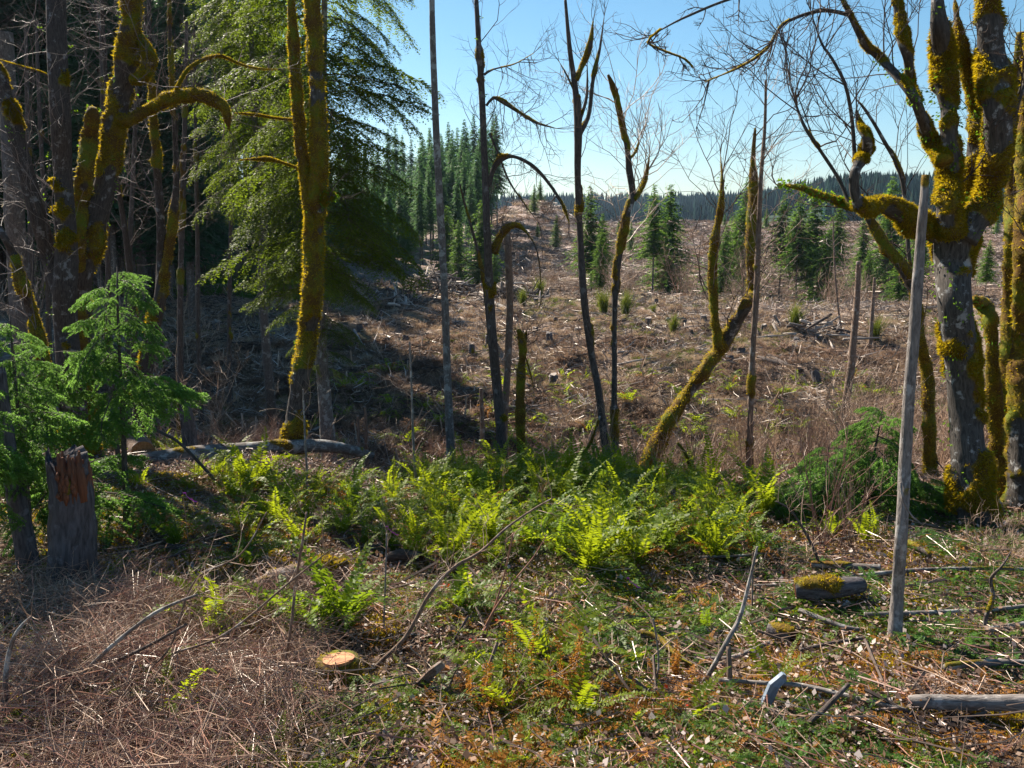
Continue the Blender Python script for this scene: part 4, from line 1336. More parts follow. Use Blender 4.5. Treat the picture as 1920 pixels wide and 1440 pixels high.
# ------------------------------------------------------------------ logs, sticks and boards
def log(name, label, cat, poly, mat, moss=.2, seed=0, sides=20, fuzz=800, lump=.1, end='cut', D=None, lift=.85, group=None, fl=.03, fissure=.06, cuts=True):
    """poly: (px, py, width px); lies on the ground where each point is seen, or at the depths in D"""
    pts, rad = [], []
    for k, (px, py, w) in enumerate(poly):
        p = P(px, py, D[k]) if D else G(px, py + w * .5)
        r = w * .5 * p[1] / FPX
        if not D: p = p + np.array([0, 0, r * lift + .09])
        pts.append(p); rad.append(r)
    pts, rad = np.array(pts), np.array(rad)
    root = thing(name, pts[0], label, cat, group)
    mb, fz = MB(), MB()
    L = np.linalg.norm(np.diff(pts, axis=0), axis=1).sum()
    trunk(mb, pts, rad, seed, moss, sides, max(.03, L / 60), lump, fissure, fz, fuzz if moss > 0 else 0, fl=fl)
    mb.build('bark', M[mat], root)
    if cuts and rad.max() > .045:
        for e, dirn in ((0, pts[0] - pts[1]), (-1, pts[-1] - pts[-2])):
            c = MB()
            d = unit(dirn)
            a = unit(np.cross(d, [0.1, .2, 1])); b = np.cross(d, a)
            th = np.linspace(0, 6.283, 20, endpoint=False)
            r = rad[e] * .94
            rim = pts[e] + d * .006 + (np.cos(th)[:, None] * a + np.sin(th)[:, None] * b) * r
            c.add(np.concatenate([[pts[e] + d * .012], rim]), [[0, 1 + (i + 1) % 20, 1 + i] for i in range(20)])
            c.more([[0, 1 + i, 1 + (i + 1) % 20] for i in range(20)], 0)
            c.build('cut_face', M['cut' if end == 'cut' else 'rot'], root, smooth=False)
    if fz.n: tag(fz.build('moss', M['moss'], root, smooth=False), kind='stuff')
    return root
log('fallen_log', 'long pale grey fallen trunk lying behind the ferns, bending at its right end', 'log',
    [(170, 888, 26), (235, 874, 34), (300, 862, 38), (370, 853, 38), (430, 847, 34), (480, 842, 30), (540, 838, 27), (600, 836, 26), (650, 842, 22), (700, 856, 14)],
    'alder', .1, 71, 24, 600, .05, D=[17.3, 17.4, 17.6, 17.9, 18.2, 18.5, 18.9, 19.3, 19.6, 19.9])
log('cut_log', 'short thick sawn log behind the left end of the long grey trunk', 'log',
    [(268, 848, 46), (258, 832, 44), (250, 822, 40)], 'snag', .05, 72, 22, 0, D=[17.9, 18.5, 19.1])
log('mossy_log', 'short thick broken log half covered in bark, among dark ferns left of centre', 'log',
    [(470, 1128, 34), (520, 1108, 44), (575, 1094, 50), (622, 1090, 52), (642, 1096, 46)], 'snag', .2, 73, 26, 900, end='rot', lift=1.3)
log('fallen_log', 'dark moss-capped log lying left of the grey pole', 'log',
    [(1490, 1120, 34), (1540, 1116, 42), (1580, 1112, 40), (1612, 1108, 32)], 'stump', .45, 74, 24, 900, end='rot')
log('fallen_log', 'short lichen-spotted log length left of the grey pole, above the long thin one', 'log',
    [(1520, 1071, 13), (1580, 1074, 14), (1650, 1076, 12)], 'alder', .15, 75, 14, 150)
log('fallen_pole', 'long thin pole lying across behind the grey standing pole', 'log',
    [(1412, 1111, 7), (1500, 1108, 8), (1590, 1096, 9), (1660, 1087, 9), (1740, 1082, 8), (1850, 1078, 7), (1930, 1080, 6)], 'alder', .1, 76, 10, 100)
log('fallen_pole', 'thin lichened pole lying level to the right of the grey pole, toward the frame edge', 'log',
    [(1620, 1170, 9), (1700, 1166, 10), (1790, 1162, 10), (1860, 1156, 9), (1925, 1150, 8)], 'alder', .12, 77, 10, 100)
log('fallen_pole', 'dark stick slanting down to the right below the moss-capped log', 'log',
    [(1498, 1160, 9), (1540, 1176, 10), (1580, 1190, 10), (1610, 1196, 8)], 'alder', .1, 78, 10, 60)
log('fallen_branch', 'bare stick lying from the standing stub toward the upper right', 'branch',
    [(1320, 1250, 8), (1370, 1248, 9), (1410, 1236, 10), (1440, 1222, 8)], 'greywood', 0, 79, 9, 0)
log('fallen_pole', 'long curved branch lying in front of the blue-grey slab', 'log',
    [(1345, 1292, 9), (1420, 1298, 9), (1500, 1303, 10), (1560, 1315, 10), (1640, 1338, 10), (1700, 1350, 9)], 'greywood', .1, 80, 10, 80)
log('fallen_log', 'smooth pale log at the bottom right with a splintered left end', 'log',
    [(1700, 1332, 18), (1735, 1332, 30), (1820, 1334, 32), (1940, 1334, 34)], 'greywood', 0, 81, 22, 0, end='rot', fissure=.02)
log('fallen_branch', 'dark thick branch slanting up to the right, bottom right of the slab', 'branch',
    [(1515, 1356, 9), (1545, 1330, 12), (1570, 1305, 11), (1592, 1282, 8)], 'dark', .1, 82, 10, 60, D=[6.3, 6.35, 6.4, 6.45])
log('fallen_pole', 'grey stick lying across under the smooth pale log, lower right', 'log',
    [(1770, 1268, 14), (1830, 1262, 15), (1880, 1259, 14), (1930, 1258, 13)], 'alder', .2, 83, 12, 60)
log('fallen_pole', 'pole lying right of the crooked mossy shrub stem', 'log',
    [(1855, 1196, 12), (1890, 1190, 12), (1930, 1182, 12)], 'alder', .15, 84, 12, 60)
log('fallen_branch', 'mossy chunk of branch lying behind the standing stub', 'branch',
    [(1200, 1205, 14), (1230, 1212, 12), (1262, 1240, 10), (1300, 1268, 9)], 'dark', .4, 85, 12, 200)
log('fallen_log', 'rounded mossy log end showing left of the grey pole base', 'log',
    [(1440, 1196, 24), (1465, 1200, 28), (1485, 1206, 22)], 'stump', .4, 86, 18, 300, end='rot')
log('fallen_log', 'dark blackened log half sunk in the ferns, left of centre', 'log',
    [(725, 1058, 18), (755, 1050, 26), (790, 1056, 20)], 'dark', .15, 87, 18, 150, end='rot')
log('fallen_branch', 'thick root-like branch bending along the ground, bottom left of centre', 'branch',
    [(455, 1345, 14), (500, 1325, 14), (560, 1320, 12), (600, 1312, 9)], 'snag', .2, 88, 10, 100)
log('fallen_branch', 'second branch lying above the root-like one, bottom left of centre', 'branch',
    [(440, 1270, 7), (490, 1262, 8), (560, 1268, 8), (620, 1262, 6)], 'dark', .4, 89, 10, 200)
log('fallen_pole', 'thin pole lying behind the twigs of the multi-stemmed shrub', 'log',
    [(1310, 1060, 5), (1420, 1052, 5), (1520, 1034, 6), (1610, 1016, 5)], 'alder', .1, 90, 8, 60)
log('fallen_branch', 'mossy stick lying at the back of the grey pole base', 'branch',
    [(1620, 1212, 8), (1560, 1222, 8), (1500, 1236, 7)], 'dark', .2, 91, 8, 60)
log('fallen_branch', 'mossy branch leaning out from behind the grey pole to the right', 'branch',
    [(1702, 1028, 10), (1724, 1042, 12), (1742, 1054, 9)], 'dark', .7, 92, 10, 300)

# leaning sticks and a standing stub
def stick(label, poly, D, mat='greywood', moss=0.0, seed=0, tw=0, twL=.3, name='leaning_stick', cat='branch', fuzz=0, wob=.04, group=None, twr=.004, twmat='twig', depth=1):
    pts, rad = line3(poly, D, wob, seed, True)
    root = thing(name, pts[0], label, cat, group)
    mb, t, fz = MB(), MB(), MB()
    ln, lr = trunk(mb, pts, rad, seed, moss, 9, .05, .2, .03, fz, fuzz)
    mb.build('stem', M[mat] if mat in M else mat, root)
    if tw:
        twigs_along(t, ln, tw, twL, twr, depth, lo=.25, kids=4)
        tag(t.build('twigs', M[twmat], root), kind='stuff')
    if fz.n: tag(fz.build('moss', M['moss'], root, smooth=False), kind='stuff')
stick('long stick leaning to the upper right over the fallen branches, right of centre', [(1295, 1310, 8), (1330, 1262, 10), (1362, 1205, 10), (1388, 1155, 9), (1405, 1090, 7), (1420, 1025, 4)], 7.3, seed=1, tw=3)
stick('short brown stub standing upright beside the leaning stick', [(1368, 1312, 12), (1368, 1260, 11), (1366, 1212, 10)], 7.1, 'snag', seed=2, name='standing_stub')
stick('thin straight stalk rising left of the leaning stick', [(1410, 1150, 4), (1411, 1080, 3.5), (1412, 1035, 3)], 9.0, 'snag', seed=3)
stick('long bare branch with red-brown side twigs reaching across the middle of the clearing', [(640, 1335, 10), (700, 1255, 9), (760, 1195, 9), (805, 1115, 8), (850, 1065, 7), (900, 1035, 6), (950, 990, 5), (1000, 955, 4), (1040, 932, 2)], 7.6, 'snag', seed=4, tw=18, twL=.45)
stick('reddish sapling fork growing up left of the bare branch', [(890, 1250, 6), (905, 1190, 6), (920, 1160, 5), (945, 1080, 4), (962, 1000, 3)], 8.2, M['twig_red'], seed=5, tw=4, twL=.4, twmat='twig_red')
stick('second reddish sapling leaning right from the same spot', [(880, 1250, 5), (915, 1165, 5), (960, 1095, 4), (1000, 1045, 3), (1025, 1003, 2)], 8.2, M['twig_red'], seed=6, tw=3, twL=.3, twmat='twig_red')
stick('tall thin pale sapling standing in front of the ferns, left of centre', [(718, 1240, 4), (720, 1160, 4), (723, 1080, 3.5), (725, 1000, 3)], 8.4, seed=7, tw=5, twL=.35)
stick('slim brown sapling rising out of the brush above the cut stump', [(515, 1345, 7), (530, 1270, 7), (545, 1180, 6), (555, 1090, 6), (568, 1010, 5), (575, 960, 4)], 7.2, 'snag', seed=8, tw=4, twL=.4)
stick('thin grey sapling with wispy twigs in front of the orange-mossed trunk', [(578, 985, 5), (576, 900, 4.5), (572, 820, 4), (568, 730, 3)], 14.5, seed=9, tw=9, twL=.9)
stick('slim pale sapling left of the lichen-speckled pole', [(780, 905, 5), (775, 830, 5), (772, 740, 4), (768, 640, 3)], 15.5, seed=10, tw=10, twL=1.0)
stick('slender bent stem crossing below the bright young fir', [(345, 838, 6), (300, 810, 6), (255, 788, 5), (215, 768, 4)], 15.0, 'dark', seed=11, tw=2)
stick('dark thin upright stem left of the fallen log', [(222, 862, 10), (215, 800, 9), (208, 762, 7)], 15.2, 'dark', seed=12)
stick('long curved lichened branch in the bottom left corner, bowing upward', [(55, 1355, 12), (120, 1300, 9), (200, 1220, 9), (290, 1150, 8), (370, 1115, 5)], 6.7, 'alder', .15, seed=13, tw=14, twL=.55, fuzz=300)
stick('pale forked branch rising steeply at the left edge of the foreground', [(12, 1358, 12), (10, 1280, 11), (18, 1220, 9), (35, 1180, 7), (60, 1155, 5)], 6.5, 'alder', .2, seed=14, tw=5, twL=.4, fuzz=300)
stick('dark slender branch running right through the foreground brush', [(120, 1310, 9), (190, 1255, 8), (280, 1210, 7), (350, 1170, 5)], 6.9, 'dark', seed=15, tw=7, twL=.5)
stick('brown branch rising from the bottom edge, left of centre', [(225, 1358, 9), (270, 1270, 7), (320, 1210, 5), (365, 1090, 4), (450, 1040, 3), (500, 960, 2)], 6.9, 'snag', seed=16, tw=8, twL=.5)
stick('pale curved twig arching in the front brush left of the cut stump', [(95, 1355, 7), (180, 1310, 6), (300, 1235, 5), (420, 1190, 5), (545, 1090, 4), (620, 1030, 2)], 7.0, 'snag', seed=17, tw=8, twL=.5)
stick('crooked mossy shrub stem bending upward at the right, beyond the fallen poles', [(1850, 1195, 9), (1848, 1160, 9), (1862, 1120, 8), (1858, 1085, 7), (1880, 1060, 4), (1895, 1035, 3)], 8.3, 'dark', .5, seed=18, tw=9, twL=.4, fuzz=500)
stick('grey stick with one fork leaning right behind the smooth pale log', [(1680, 1335, 4), (1710, 1290, 4), (1735, 1262, 3)], 7.0, seed=19, tw=2)
stick('dark forked twig standing between ferns and grey pole', [(1545, 1090, 6), (1530, 1040, 6), (1505, 990, 5), (1480, 955, 4), (1455, 940, 3)], 10.5, 'dark', seed=20, tw=8, twL=.5)
stick('arched pale whip bending left above the fallen pole', [(1225, 1300, 4), (1235, 1240, 4), (1225, 1160, 3)], 7.2, seed=21)
stick('snapped mossy stem standing in front of the three-stemmed tree', [(1070, 880, 6), (1095, 850, 6), (1112, 820, 5), (1125, 780, 4)], 17.5, 'alder', .8, seed=22, tw=8, twL=.7, fuzz=700)
stick('moss-hung shrub stem right of the leaning tree base', [(1305, 935, 7), (1295, 880, 7), (1285, 850, 5), (1270, 830, 4)], 17.5, 'alder', .9, seed=23, tw=10, twL=.8, fuzz=900)
stick('narrow weathered stake left of the lichen-speckled pole, lower one', [(673, 840, 6), (672, 800, 6), (671, 778, 5)], 23, 'snag', seed=24, name='snag', cat='snag')
stick('narrow weathered stake left of the lichen-speckled pole, taller one', [(687, 845, 7), (686, 790, 6), (684, 762, 4)], 23, 'snag', seed=25, name='snag', cat='snag')
stick('short cut stem across the gully left of the arching tree', [(904, 790, 9), (903, 760, 8), (902, 728, 7)], 30, 'snag', seed=26, name='snag', cat='snag')
stick('tall snag with fine dead branchlets left of the grey pole', [(1588, 745, 16), (1596, 690, 15), (1600, 640, 13), (1607, 560, 12), (1610, 490, 9)], 33, 'snag', .05, seed=27, name='snag', cat='tree', tw=26, twL=1.8, twr=.012)
stick('thin pale dead tree far behind, left of the tall snag', [(1582, 645, 4), (1572, 580, 4), (1565, 500, 3.5), (1562, 410, 2)], 55, 'snag', seed=28, name='snag', cat='tree', tw=12, twL=1.4)
stick('grey dead tree beyond the field, right of the tall snag', [(1632, 640, 8), (1636, 580, 7), (1640, 520, 5)], 50, 'snag', seed=29, name='snag', cat='tree', tw=14, twL=1.6)

# board-like slab and cut planks
def slab(name, label, poly, D, th, mat, cat='wood'):
    D = G(poly[0][0], poly[0][1] - 4)[1]
    pts, rad = line3(poly, D, .01, 3)
    root = thing(name, pts[0], label, cat)
    mb = MB()
    t = unit(pts[-1] - pts[0]); a = unit(np.cross(t, [0, 1, .3])); b = np.cross(t, a)
    rows = []
    for p, r, k in zip(pts, rad, range(9)):
        for (i, j) in ((-1, -1), (-.3, -1.25), (1, -1), (1, 1), (.2, .8), (-1, 1)):
            rows.append(p + a * r * i * (1 + .12 * math.sin(k * 3.1 + i)) + b * th * j * .5)
    v = np.array(rows)
    n = len(pts)
    f = [[k * 6 + i, k * 6 + (i + 1) % 6, k * 6 + 6 + (i + 1) % 6, k * 6 + 6 + i] for k in range(n - 1) for i in range(6)]
    L = np.repeat(np.linspace(0, 1, n), 6)
    mb.add(v, f, None, np.stack([v @ a, v @ b, v @ t], -1))
    e = (n - 1) * 6
    mb.more([[0, 5, 4], [0, 4, 1], [1, 4, 3], [1, 3, 2], [e, e + 4, e + 5], [e, e + 1, e + 4], [e + 1, e + 3, e + 4], [e + 1, e + 2, e + 3]], 0)
    mb.build('slab', M[mat], root, smooth=False)
slab('broken_slab', 'blue-grey splintered slab of wood stuck slanting in the ground', [(1432, 1328, 18), (1440, 1308, 22), (1452, 1285, 22), (1466, 1270, 18), (1470, 1263, 8)], 6.9, .04, 'bluewood')
slab('wood_plank', 'rough brown split plank lying tilted behind the cut stump', [(745, 1312, 16), (780, 1290, 20), (810, 1262, 20), (830, 1243, 14)], 6.9, .03, 'snag')
slab('wood_plank', 'orange fresh-broken piece of wood right of the split plank', [(815, 1280, 14), (830, 1262, 22), (838, 1250, 14)], 7.0, .04, 'cut')
slab('wood_plank', 'grey weathered shard leaning against the fallen dark log', [(1568, 1150, 8), (1580, 1140, 12), (1592, 1128, 8)], 8.6, .03, 'greywood')
slab('bark_slab', 'pale upright shard of bark at the foot of the massive maple', [(1876, 972, 18), (1868, 945, 18), (1862, 928, 10)], 12.0, .05, 'greywood')
slab('rotten_wood', 'red crumbling chunk of rotten wood below the blackened log', [(735, 1085, 18), (762, 1092, 22), (785, 1090, 14)], 9.6, .08, 'rot')

# cut stump with rings and mossy side
def cut_stump(px, py, w, label, h=.27, mat='stump', seed=1, moss=.6, fuzz=900, tilt=(.05, -.1), group=None, face='cut'):
    q = G(px, py + 12)
    r = w * .5 * q[1] / FPX
    root = thing('cut_stump', q, label, 'stump', group)
    mb, fz = MB(), MB()
    base = q + [0, 0, -.12]
    top = q + [0, 0, h]
    trunk(mb, np.array([base, (base + top) / 2, top]), np.array([r * 1.2, r * 1.08, r]), seed, moss, 28, .03, .1, .1, fz, fuzz, fl=.02)
    mb.build('bark', M[mat], root)
    c = MB()
    th = np.linspace(0, 6.283, 28, endpoint=False)
    rr = r * (.97 + .04 * np.sin(th * 3 + seed))
    rim = top + np.stack([np.cos(th) * rr, np.sin(th) * rr, .015 + np.cos(th) * rr * tilt[0] + np.sin(th) * rr * tilt[1]], -1)
    rim2 = rim + [0, 0, -.03]
    c.add(np.concatenate([[top + [0, 0, .017]], rim, rim2]), [[0, 1 + i, 1 + (i + 1) % 28] for i in range(28)],
          None, np.concatenate([[[0, 0, 0]], np.stack([np.cos(th) * rr, np.sin(th) * rr, th * 0], -1), np.stack([np.cos(th) * rr, np.sin(th) * rr, th * 0], -1)]))
    c.more([[1 + i, 29 + i, 29 + (i + 1) % 28, 1 + (i + 1) % 28] for i in range(28)], 0)
    c.build('cut_face', M['rings' if face == 'cut' else 'bleached'], root, smooth=False)
    if fz.n: tag(fz.build('moss', M['moss'], root, smooth=False), kind='stuff')
def rings_mat():
    m, nt, out = nodes_of('cut_face_rings')
    at_ = N(nt, 'ShaderNodeAttribute', attribute_name='tc')
    w = N(nt, 'ShaderNodeTexWave', wave_type='RINGS', rings_direction='Z')
    w.inputs['Scale'].default_value = 26
    w.inputs['Distortion'].default_value = 2.5
    w.inputs['Detail'].default_value = 3
    nt.links.new(at_.outputs['Vector'], w.inputs['Vector'])
    n1 = noise(nt, at_.outputs['Vector'], 9, 4)
    c = ramp(nt, w.outputs['Fac'], [(0.2, (.34, .13, .045)), (.8, (.52, .27, .11))])
    c = mixc(nt, mapr(nt, n1, .42, .60, 0, .85), c, (.24, .075, .025))
    b = N(nt, 'ShaderNodeBsdfPrincipled')
    nt.links.new(c, b.inputs['Base Color'])
    b.inputs['Roughness'].default_value = .7
    nt.links.new(b.outputs[0], out.inputs[0])
    M['rings'] = m
rings_mat()
cut_stump(636, 1276, 66, 'low fresh-cut stump with an orange ringed top, bottom centre-left')

# ribbon flagging
def ribbon(px, py, D, label):
    p = P(px, py, D)
    root = thing('flagging_ribbon', p, label, 'ribbon')
    mb = MB()
    t = np.linspace(0, 1, 12)
    ln = p + np.stack([.16 * t + .012 * np.sin(t * 14), .02 * np.sin(t * 9), -.13 * t + .01 * np.sin(t * 20)], -1)
    off = np.stack([.004 * np.cos(t * 9), t * 0, .014 + t * 0], -1)
    v = np.concatenate([ln, ln + off])
    mb.add(v, [[i, i + 1, 13 + i, 12 + i] for i in range(11)])
    mb.build('tape', M['ribbon'], root, smooth=False)
    s = MB()
    z = gz(p[0], p[1]) - .05
    tube(s, np.array([[p[0] + .05, p[1] + .02, z], [p[0] + .02, p[1], (z + p[2]) / 2], p, p + [-.05, 0, .12]]), [.006, .005, .004, .002], 5)
    s.build('twig', M['twig_red'], root)
ribbon(343, 925, 10.6, 'pink plastic ribbon tied on a twig right of the rotten stump')
ribbon(723, 988, 10.9, 'faded violet ribbon on a thin sapling left of centre')
ribbon(1175, 1085, 9.6, 'small violet tuft of ribbon at the foot of the forward ferns')
# ------------------------------------------------------------------ stumps, logs and slash across the gully
def far_stump_mesh(seed):
    g = np.random.default_rng(seed)
    mb = MB()
    h, r = .75, .38
    trunk(mb, np.array([[0, 0, -.4], [0, 0, .2], [g.normal(0, .05), g.normal(0, .05), h]]), np.array([r * 1.5, r * 1.1, r]), seed, .25, 14, .12, .1, .12)
    c = MB()
    th = np.linspace(0, 6.283, 14, endpoint=False)
    rim = np.stack([np.cos(th) * r * .9, np.sin(th) * r * .9, h + .03 + .12 * np.cos(th + seed)], -1)
    c.add(np.concatenate([[[0, 0, h + .04]], rim]), [[0, 1 + i, 1 + (i + 1) % 14] for i in range(14)])
    return mb.mesh('stump_bark', M['stump']), c.mesh('stump_top', M['stump_top'], smooth=False)
stk = [far_stump_mesh(500 + i) for i in range(4)]
def far_stump(x, y, s, label, group=None, zs=1.0):
    root = thing('tree_stump', (x, y, gz(x, y)), label, 'stump', group)
    s *= .62
    root.scale = (s, s, s * zs)
    root.rotation_euler = (random.gauss(0, .08), random.gauss(0, .08), random.uniform(0, 6.28))
    for nm, me in zip(('bark', 'cut_face'), random.choice(stk)):
        o = link(bpy.data.objects.new(nm, me)); o.parent = root
for (px, py, s, zs, lab) in [
    (405, 618, .9, 1, 'dark flat stump in the shaded left part of the field'),
    (513, 590, .8, 1, 'stump at the sunny edge of the field, left of the orange-mossed trunk'),
    (505, 640, .7, 1, 'tilted stump below the root mound left of the orange-mossed trunk'),
    (760, 640, .8, .9, 'grey stump in the open field left of the lichen-speckled pole'),
    (884, 668, .7, 1.7, 'narrow tall stump between the lichen-speckled pole and the arching tree'),
    (918, 648, 1.0, 1.2, 'square dark stump right behind the tree with arching branches'),
    (1030, 640, .8, 1.2, 'small stump right of the short moss-wrapped stem'),
    (1038, 724, .9, 1.2, 'stump at the lower end of the leaning pole in the field'),
    (1215, 608, .9, .8, 'stump on the field edge near the pair of slender firs'),
    (1532, 724, .9, 1.8, 'tall pointed stump with a white split side, right half of the field'),
    (1390, 668, 1.0, .9, 'broad stump immediately left of the peeling dead stem'),
    (1547, 648, .6, 1.2, 'little stump near the right end of the field'),
    (675, 620, .8, .9, 'stump showing right of the hemlock'),
    (850, 612, .7, 1, 'stump in the shadow below the slash pile'),
]:
    q = G(px, py, 26)
    far_stump(q[0], q[1], s, lab, None, zs)
g = np.random.default_rng(21)
for k in range(60):
    D = g.uniform(40, 78)
    px = g.uniform(380, 1700)
    far_stump(at(px, D), D, g.uniform(.45, .9), 'low weathered stump in the logged field, ' + between(px), 'stumps scattered over the logged field', g.uniform(.5, 1.1))
for k in range(60):
    D = g.uniform(125, 290)
    px = g.uniform(940, 1900)
    far_stump(at(px, D), D, g.uniform(.8, 1.6), 'tiny pale stump on the far hillside', 'stumps on the far hillside', g.uniform(.6, 1.4))

# root mound with upright roots
def mound(px, py, s, label):
    q = G(px, py, 26)
    root = thing('root_mound', q, label, 'stump')
    mb = MB()
    for k in range(46):
        a = random.uniform(0, 6.28); r = random.uniform(.05, .9) * s
        b = q + np.array([math.cos(a) * r, math.sin(a) * r, -.1])
        e = q + np.array([math.cos(a) * r * .35, math.sin(a) * r * .35, random.uniform(.5, 1.3) * s * (1.1 - r / s * .6)])
        tube(mb, np.array([b, (b + e) / 2 + rng.normal(0, .06, 3), e]), np.array([.07, .05, .02]) * s, 5)
    mb.build('roots', M['snag'], root)
    far_stump(q[0], q[1], .9 * s, 'stump in the middle of the ' + label.split(',')[0], None, 1.4)
mound(470, 603, 1.0, 'spiky root mound catching the sun, left part of the field')
mound(945, 560, .8, 'upturned roots beside the slash pile, right end')

# long logs across the field
def field_log(a, b, w, label, mat='greywood', seed=0, group=None):
    p, q = G(*a, 26), G(*b, 26)
    r = w * .5 * p[1] / FPX
    p[2] += r * .7; q[2] += r * .7
    mid = (p + q) / 2
    mid[2] = max(mid[2], gz(mid[0], mid[1]) + r * .5)
    root = thing('fallen_log', p, label, 'log', group)
    mb = MB()
    trunk(mb, np.array([p, mid, q]), np.array([r, r * .85, r * .5]), seed, 0, 8, .5, .05, .08)
    mb.build('log', M[mat], root)
for i, (a, b, w, lab) in enumerate([
    ((1035, 704), (1100, 664), 5, 'straight bleached pole lying up the slope, behind the three-stemmed tree'),
    ((960, 695), (992, 728), 6, 'bleached log slanting down right of the reddish broken pole'),
    ((664, 624), (690, 670), 6, 'white broken log pointing down the slope right of the hemlock'),
    ((915, 742), (1010, 742), 5, 'level pole at the lip of the far bank'),
    ((925, 575), (960, 590), 9, 'pale log sticking out of the slash, right of the arching tree'),
    ((1420, 678), (1505, 705), 14, 'dark heavy log lying in the field right of the peeling dead stem'),
    ((1440, 672), (1480, 690), 10, 'second dark log resting by the heavy log'),
    ((1290, 594), (1360, 606), 5, 'long pale log on the field edge near the leaning tree'),
    ((1640, 700), (1665, 690), 6, 'log piece under the branches behind the grey pole'),
    ((455, 650), (500, 632), 6, 'bleached logs crossing below the root mound'),
    ((520, 612), (560, 625), 6, 'pale log left of the orange-mossed trunk in the sun'),
    ((395, 598), (370, 580), 5, 'thin pale log in the shaded left of the field'),
    ((425, 610), (445, 618), 5, 'short bleached log near the dark flat stump'),
    ((715, 575), (800, 590), 5, 'long log across the shadow in front of the slash pile'),
    ((1250, 602), (1285, 600), 7, 'short white log right of the pair of slender firs'),
]):
    field_log(a, b, w, lab, 'greywood' if 'dark' not in lab else 'dark', i)
for k in range(170):
    D = g.uniform(30, 80)
    px = g.uniform(340, 1700)
    x = at(px, D)
    a = g.uniform(0, 3.14)
    L = g.uniform(.8, 3.4)
    p = np.array([x, D, 0.]); q = p + [math.cos(a) * L, math.sin(a) * L, 0]
    r = g.uniform(.025, .085)
    p[2], q[2] = gz(p[0], p[1]) + r * 2, gz(q[0], q[1]) + r * 2
    root = MB()
    tube(root, np.array([p, (p + q) / 2 + [0, 0, .03], q]), [r, r * .85, r * .4], 6)
    o = root.build('fallen_branch', M['bleached' if k % 3 else 'twig_dark'], None, tuple(p))
    o.location = Vector([float(c) for c in p])
    tag(o, ('bleached' if k % 3 else 'dark') + ' branch lying in the logged field, ' + between(px), 'branch', 'branches littering the logged field')

def pile(name, label, px, py, W, Hh, n, seed, near=60, D=None):
    g = np.random.default_rng(seed)
    q = G(px, py, near) if D is None else np.array([at(px, D), D, gz(at(px, D), D)])
    root = thing(name, q, label, 'slash pile')
    mbs = [MB(), MB()]
    for k in range(n):
        u = g.uniform(-1, 1)
        h = Hh * (1 - u * u) * g.uniform(0, 1) ** .7
        c = q + np.array([u * W, g.normal(0, 1.2), h])
        d = unit(np.array([g.normal(0, 1), g.normal(0, .6), g.normal(0, .45)]))
        L = g.uniform(.6, 2.6)
        r = g.uniform(.025, .11)
        e = c + d * L * .5
        s = c - d * L * .5
        tube(mbs[0 if g.uniform() < .55 else 1], np.array([s, c + g.normal(0, .05, 3), e]), [r, r * .9, r * .5], 5)
    tag(mbs[0].build('pale_logs', M['bleached'], root), kind='stuff')
    tag(mbs[1].build('dark_logs', M['dark'], root), kind='stuff')
pile('slash_pile', 'heap of silvery logs and branches beside the lichen-speckled pole, below the firs', 818, 556, 3.6, 1.9, 190, 1)
pile('slash_pile', 'smaller heap of logs behind the reddish broken pole', 958, 566, 2.9, 1.3, 110, 2)
pile('slash_pile', 'low spread of slash in front of the hemlock, in shadow', 700, 572, 3.2, .7, 80, 3)
pile('slash_pile', 'dark brush heap on the skyline behind the mossy tree with two short arms', 1165, 398, 6, 3.0, 90, 4, D=255)
pile('slash_pile', 'small jumble of branches in the right part of the field', 1520, 625, 2.5, .8, 50, 5, near=40)

# ------------------------------------------------------------------ leafless shrubs (their own wands, many per plant)
def shrub_mesh(h, n, seed, spread=.25, r=.008, tw=3, twL=.4, up=.05, mat='twig', depth=0):
    global rng
    keep = rng
    rng = np.random.default_rng(seed)
    mb = MB()
    for k in range(n):
        d = np.array([rng.normal(0, spread), rng.normal(0, spread), 1.0])
        L = h * rng.uniform(.55, 1.1)
        p = limb_pts([rng.normal(0, .1), rng.normal(0, .1), -.1], d, L, 6, .10, up)
        tube(mb, p, np.linspace(r, r * .3, 7), 3, False)
        twigs_along(mb, p, tw, twL, r * .5, depth, lo=.3, kids=3, bias=(0, 0, .7))
    rng = keep
    return mb.mesh('bare_shrub', M[mat])
sh_up = [shrub_mesh(1.9, 12, 600 + i, .16, .008, 4, .5) for i in range(4)]
sh_low = [shrub_mesh(1.0, 18, 610 + i, .55, .006, 4, .4, .0) for i in range(4)]
sh_red = [shrub_mesh(1.3, 12, 620 + i, .35, .006, 4, .45, .0, 'twig_red') for i in range(3)]
sh_dk = [shrub_mesh(1.1, 24, 616 + i, .5, .007, 4, .45, .0, 'twig_dark') for i in range(2)]
sh_big = [shrub_mesh(3.4, 9, 630 + i, .22, .014, 8, 1.0, .05, 'twig', 1) for i in range(3)]
sh_mat = [shrub_mesh(.75, 22, 670 + i, 1.0, .003, 3, .3, -.14, 'twig', 0) for i in range(4)]
def shrub(me, x, y, s, label, group, name='bare_shrub'):
    o = link(bpy.data.objects.new(name, me))
    o.location = (x, y, gz(x, y))
    o.rotation_euler = (random.gauss(0, .1), random.gauss(0, .1), random.uniform(0, 6.28))
    o.scale = (s, s, s)
    tag(o, label, 'shrub', group)
g = np.random.default_rng(31)
for k in range(90):
    D = g.uniform(19, 27)
    px = g.uniform(1010, 1640)
    shrub(random.choice(sh_up), at(px, D), D, g.uniform(.7, 1.25), 'upright tan wand shrub in the gully, ' + between(px), 'bare shrubs in the gully')
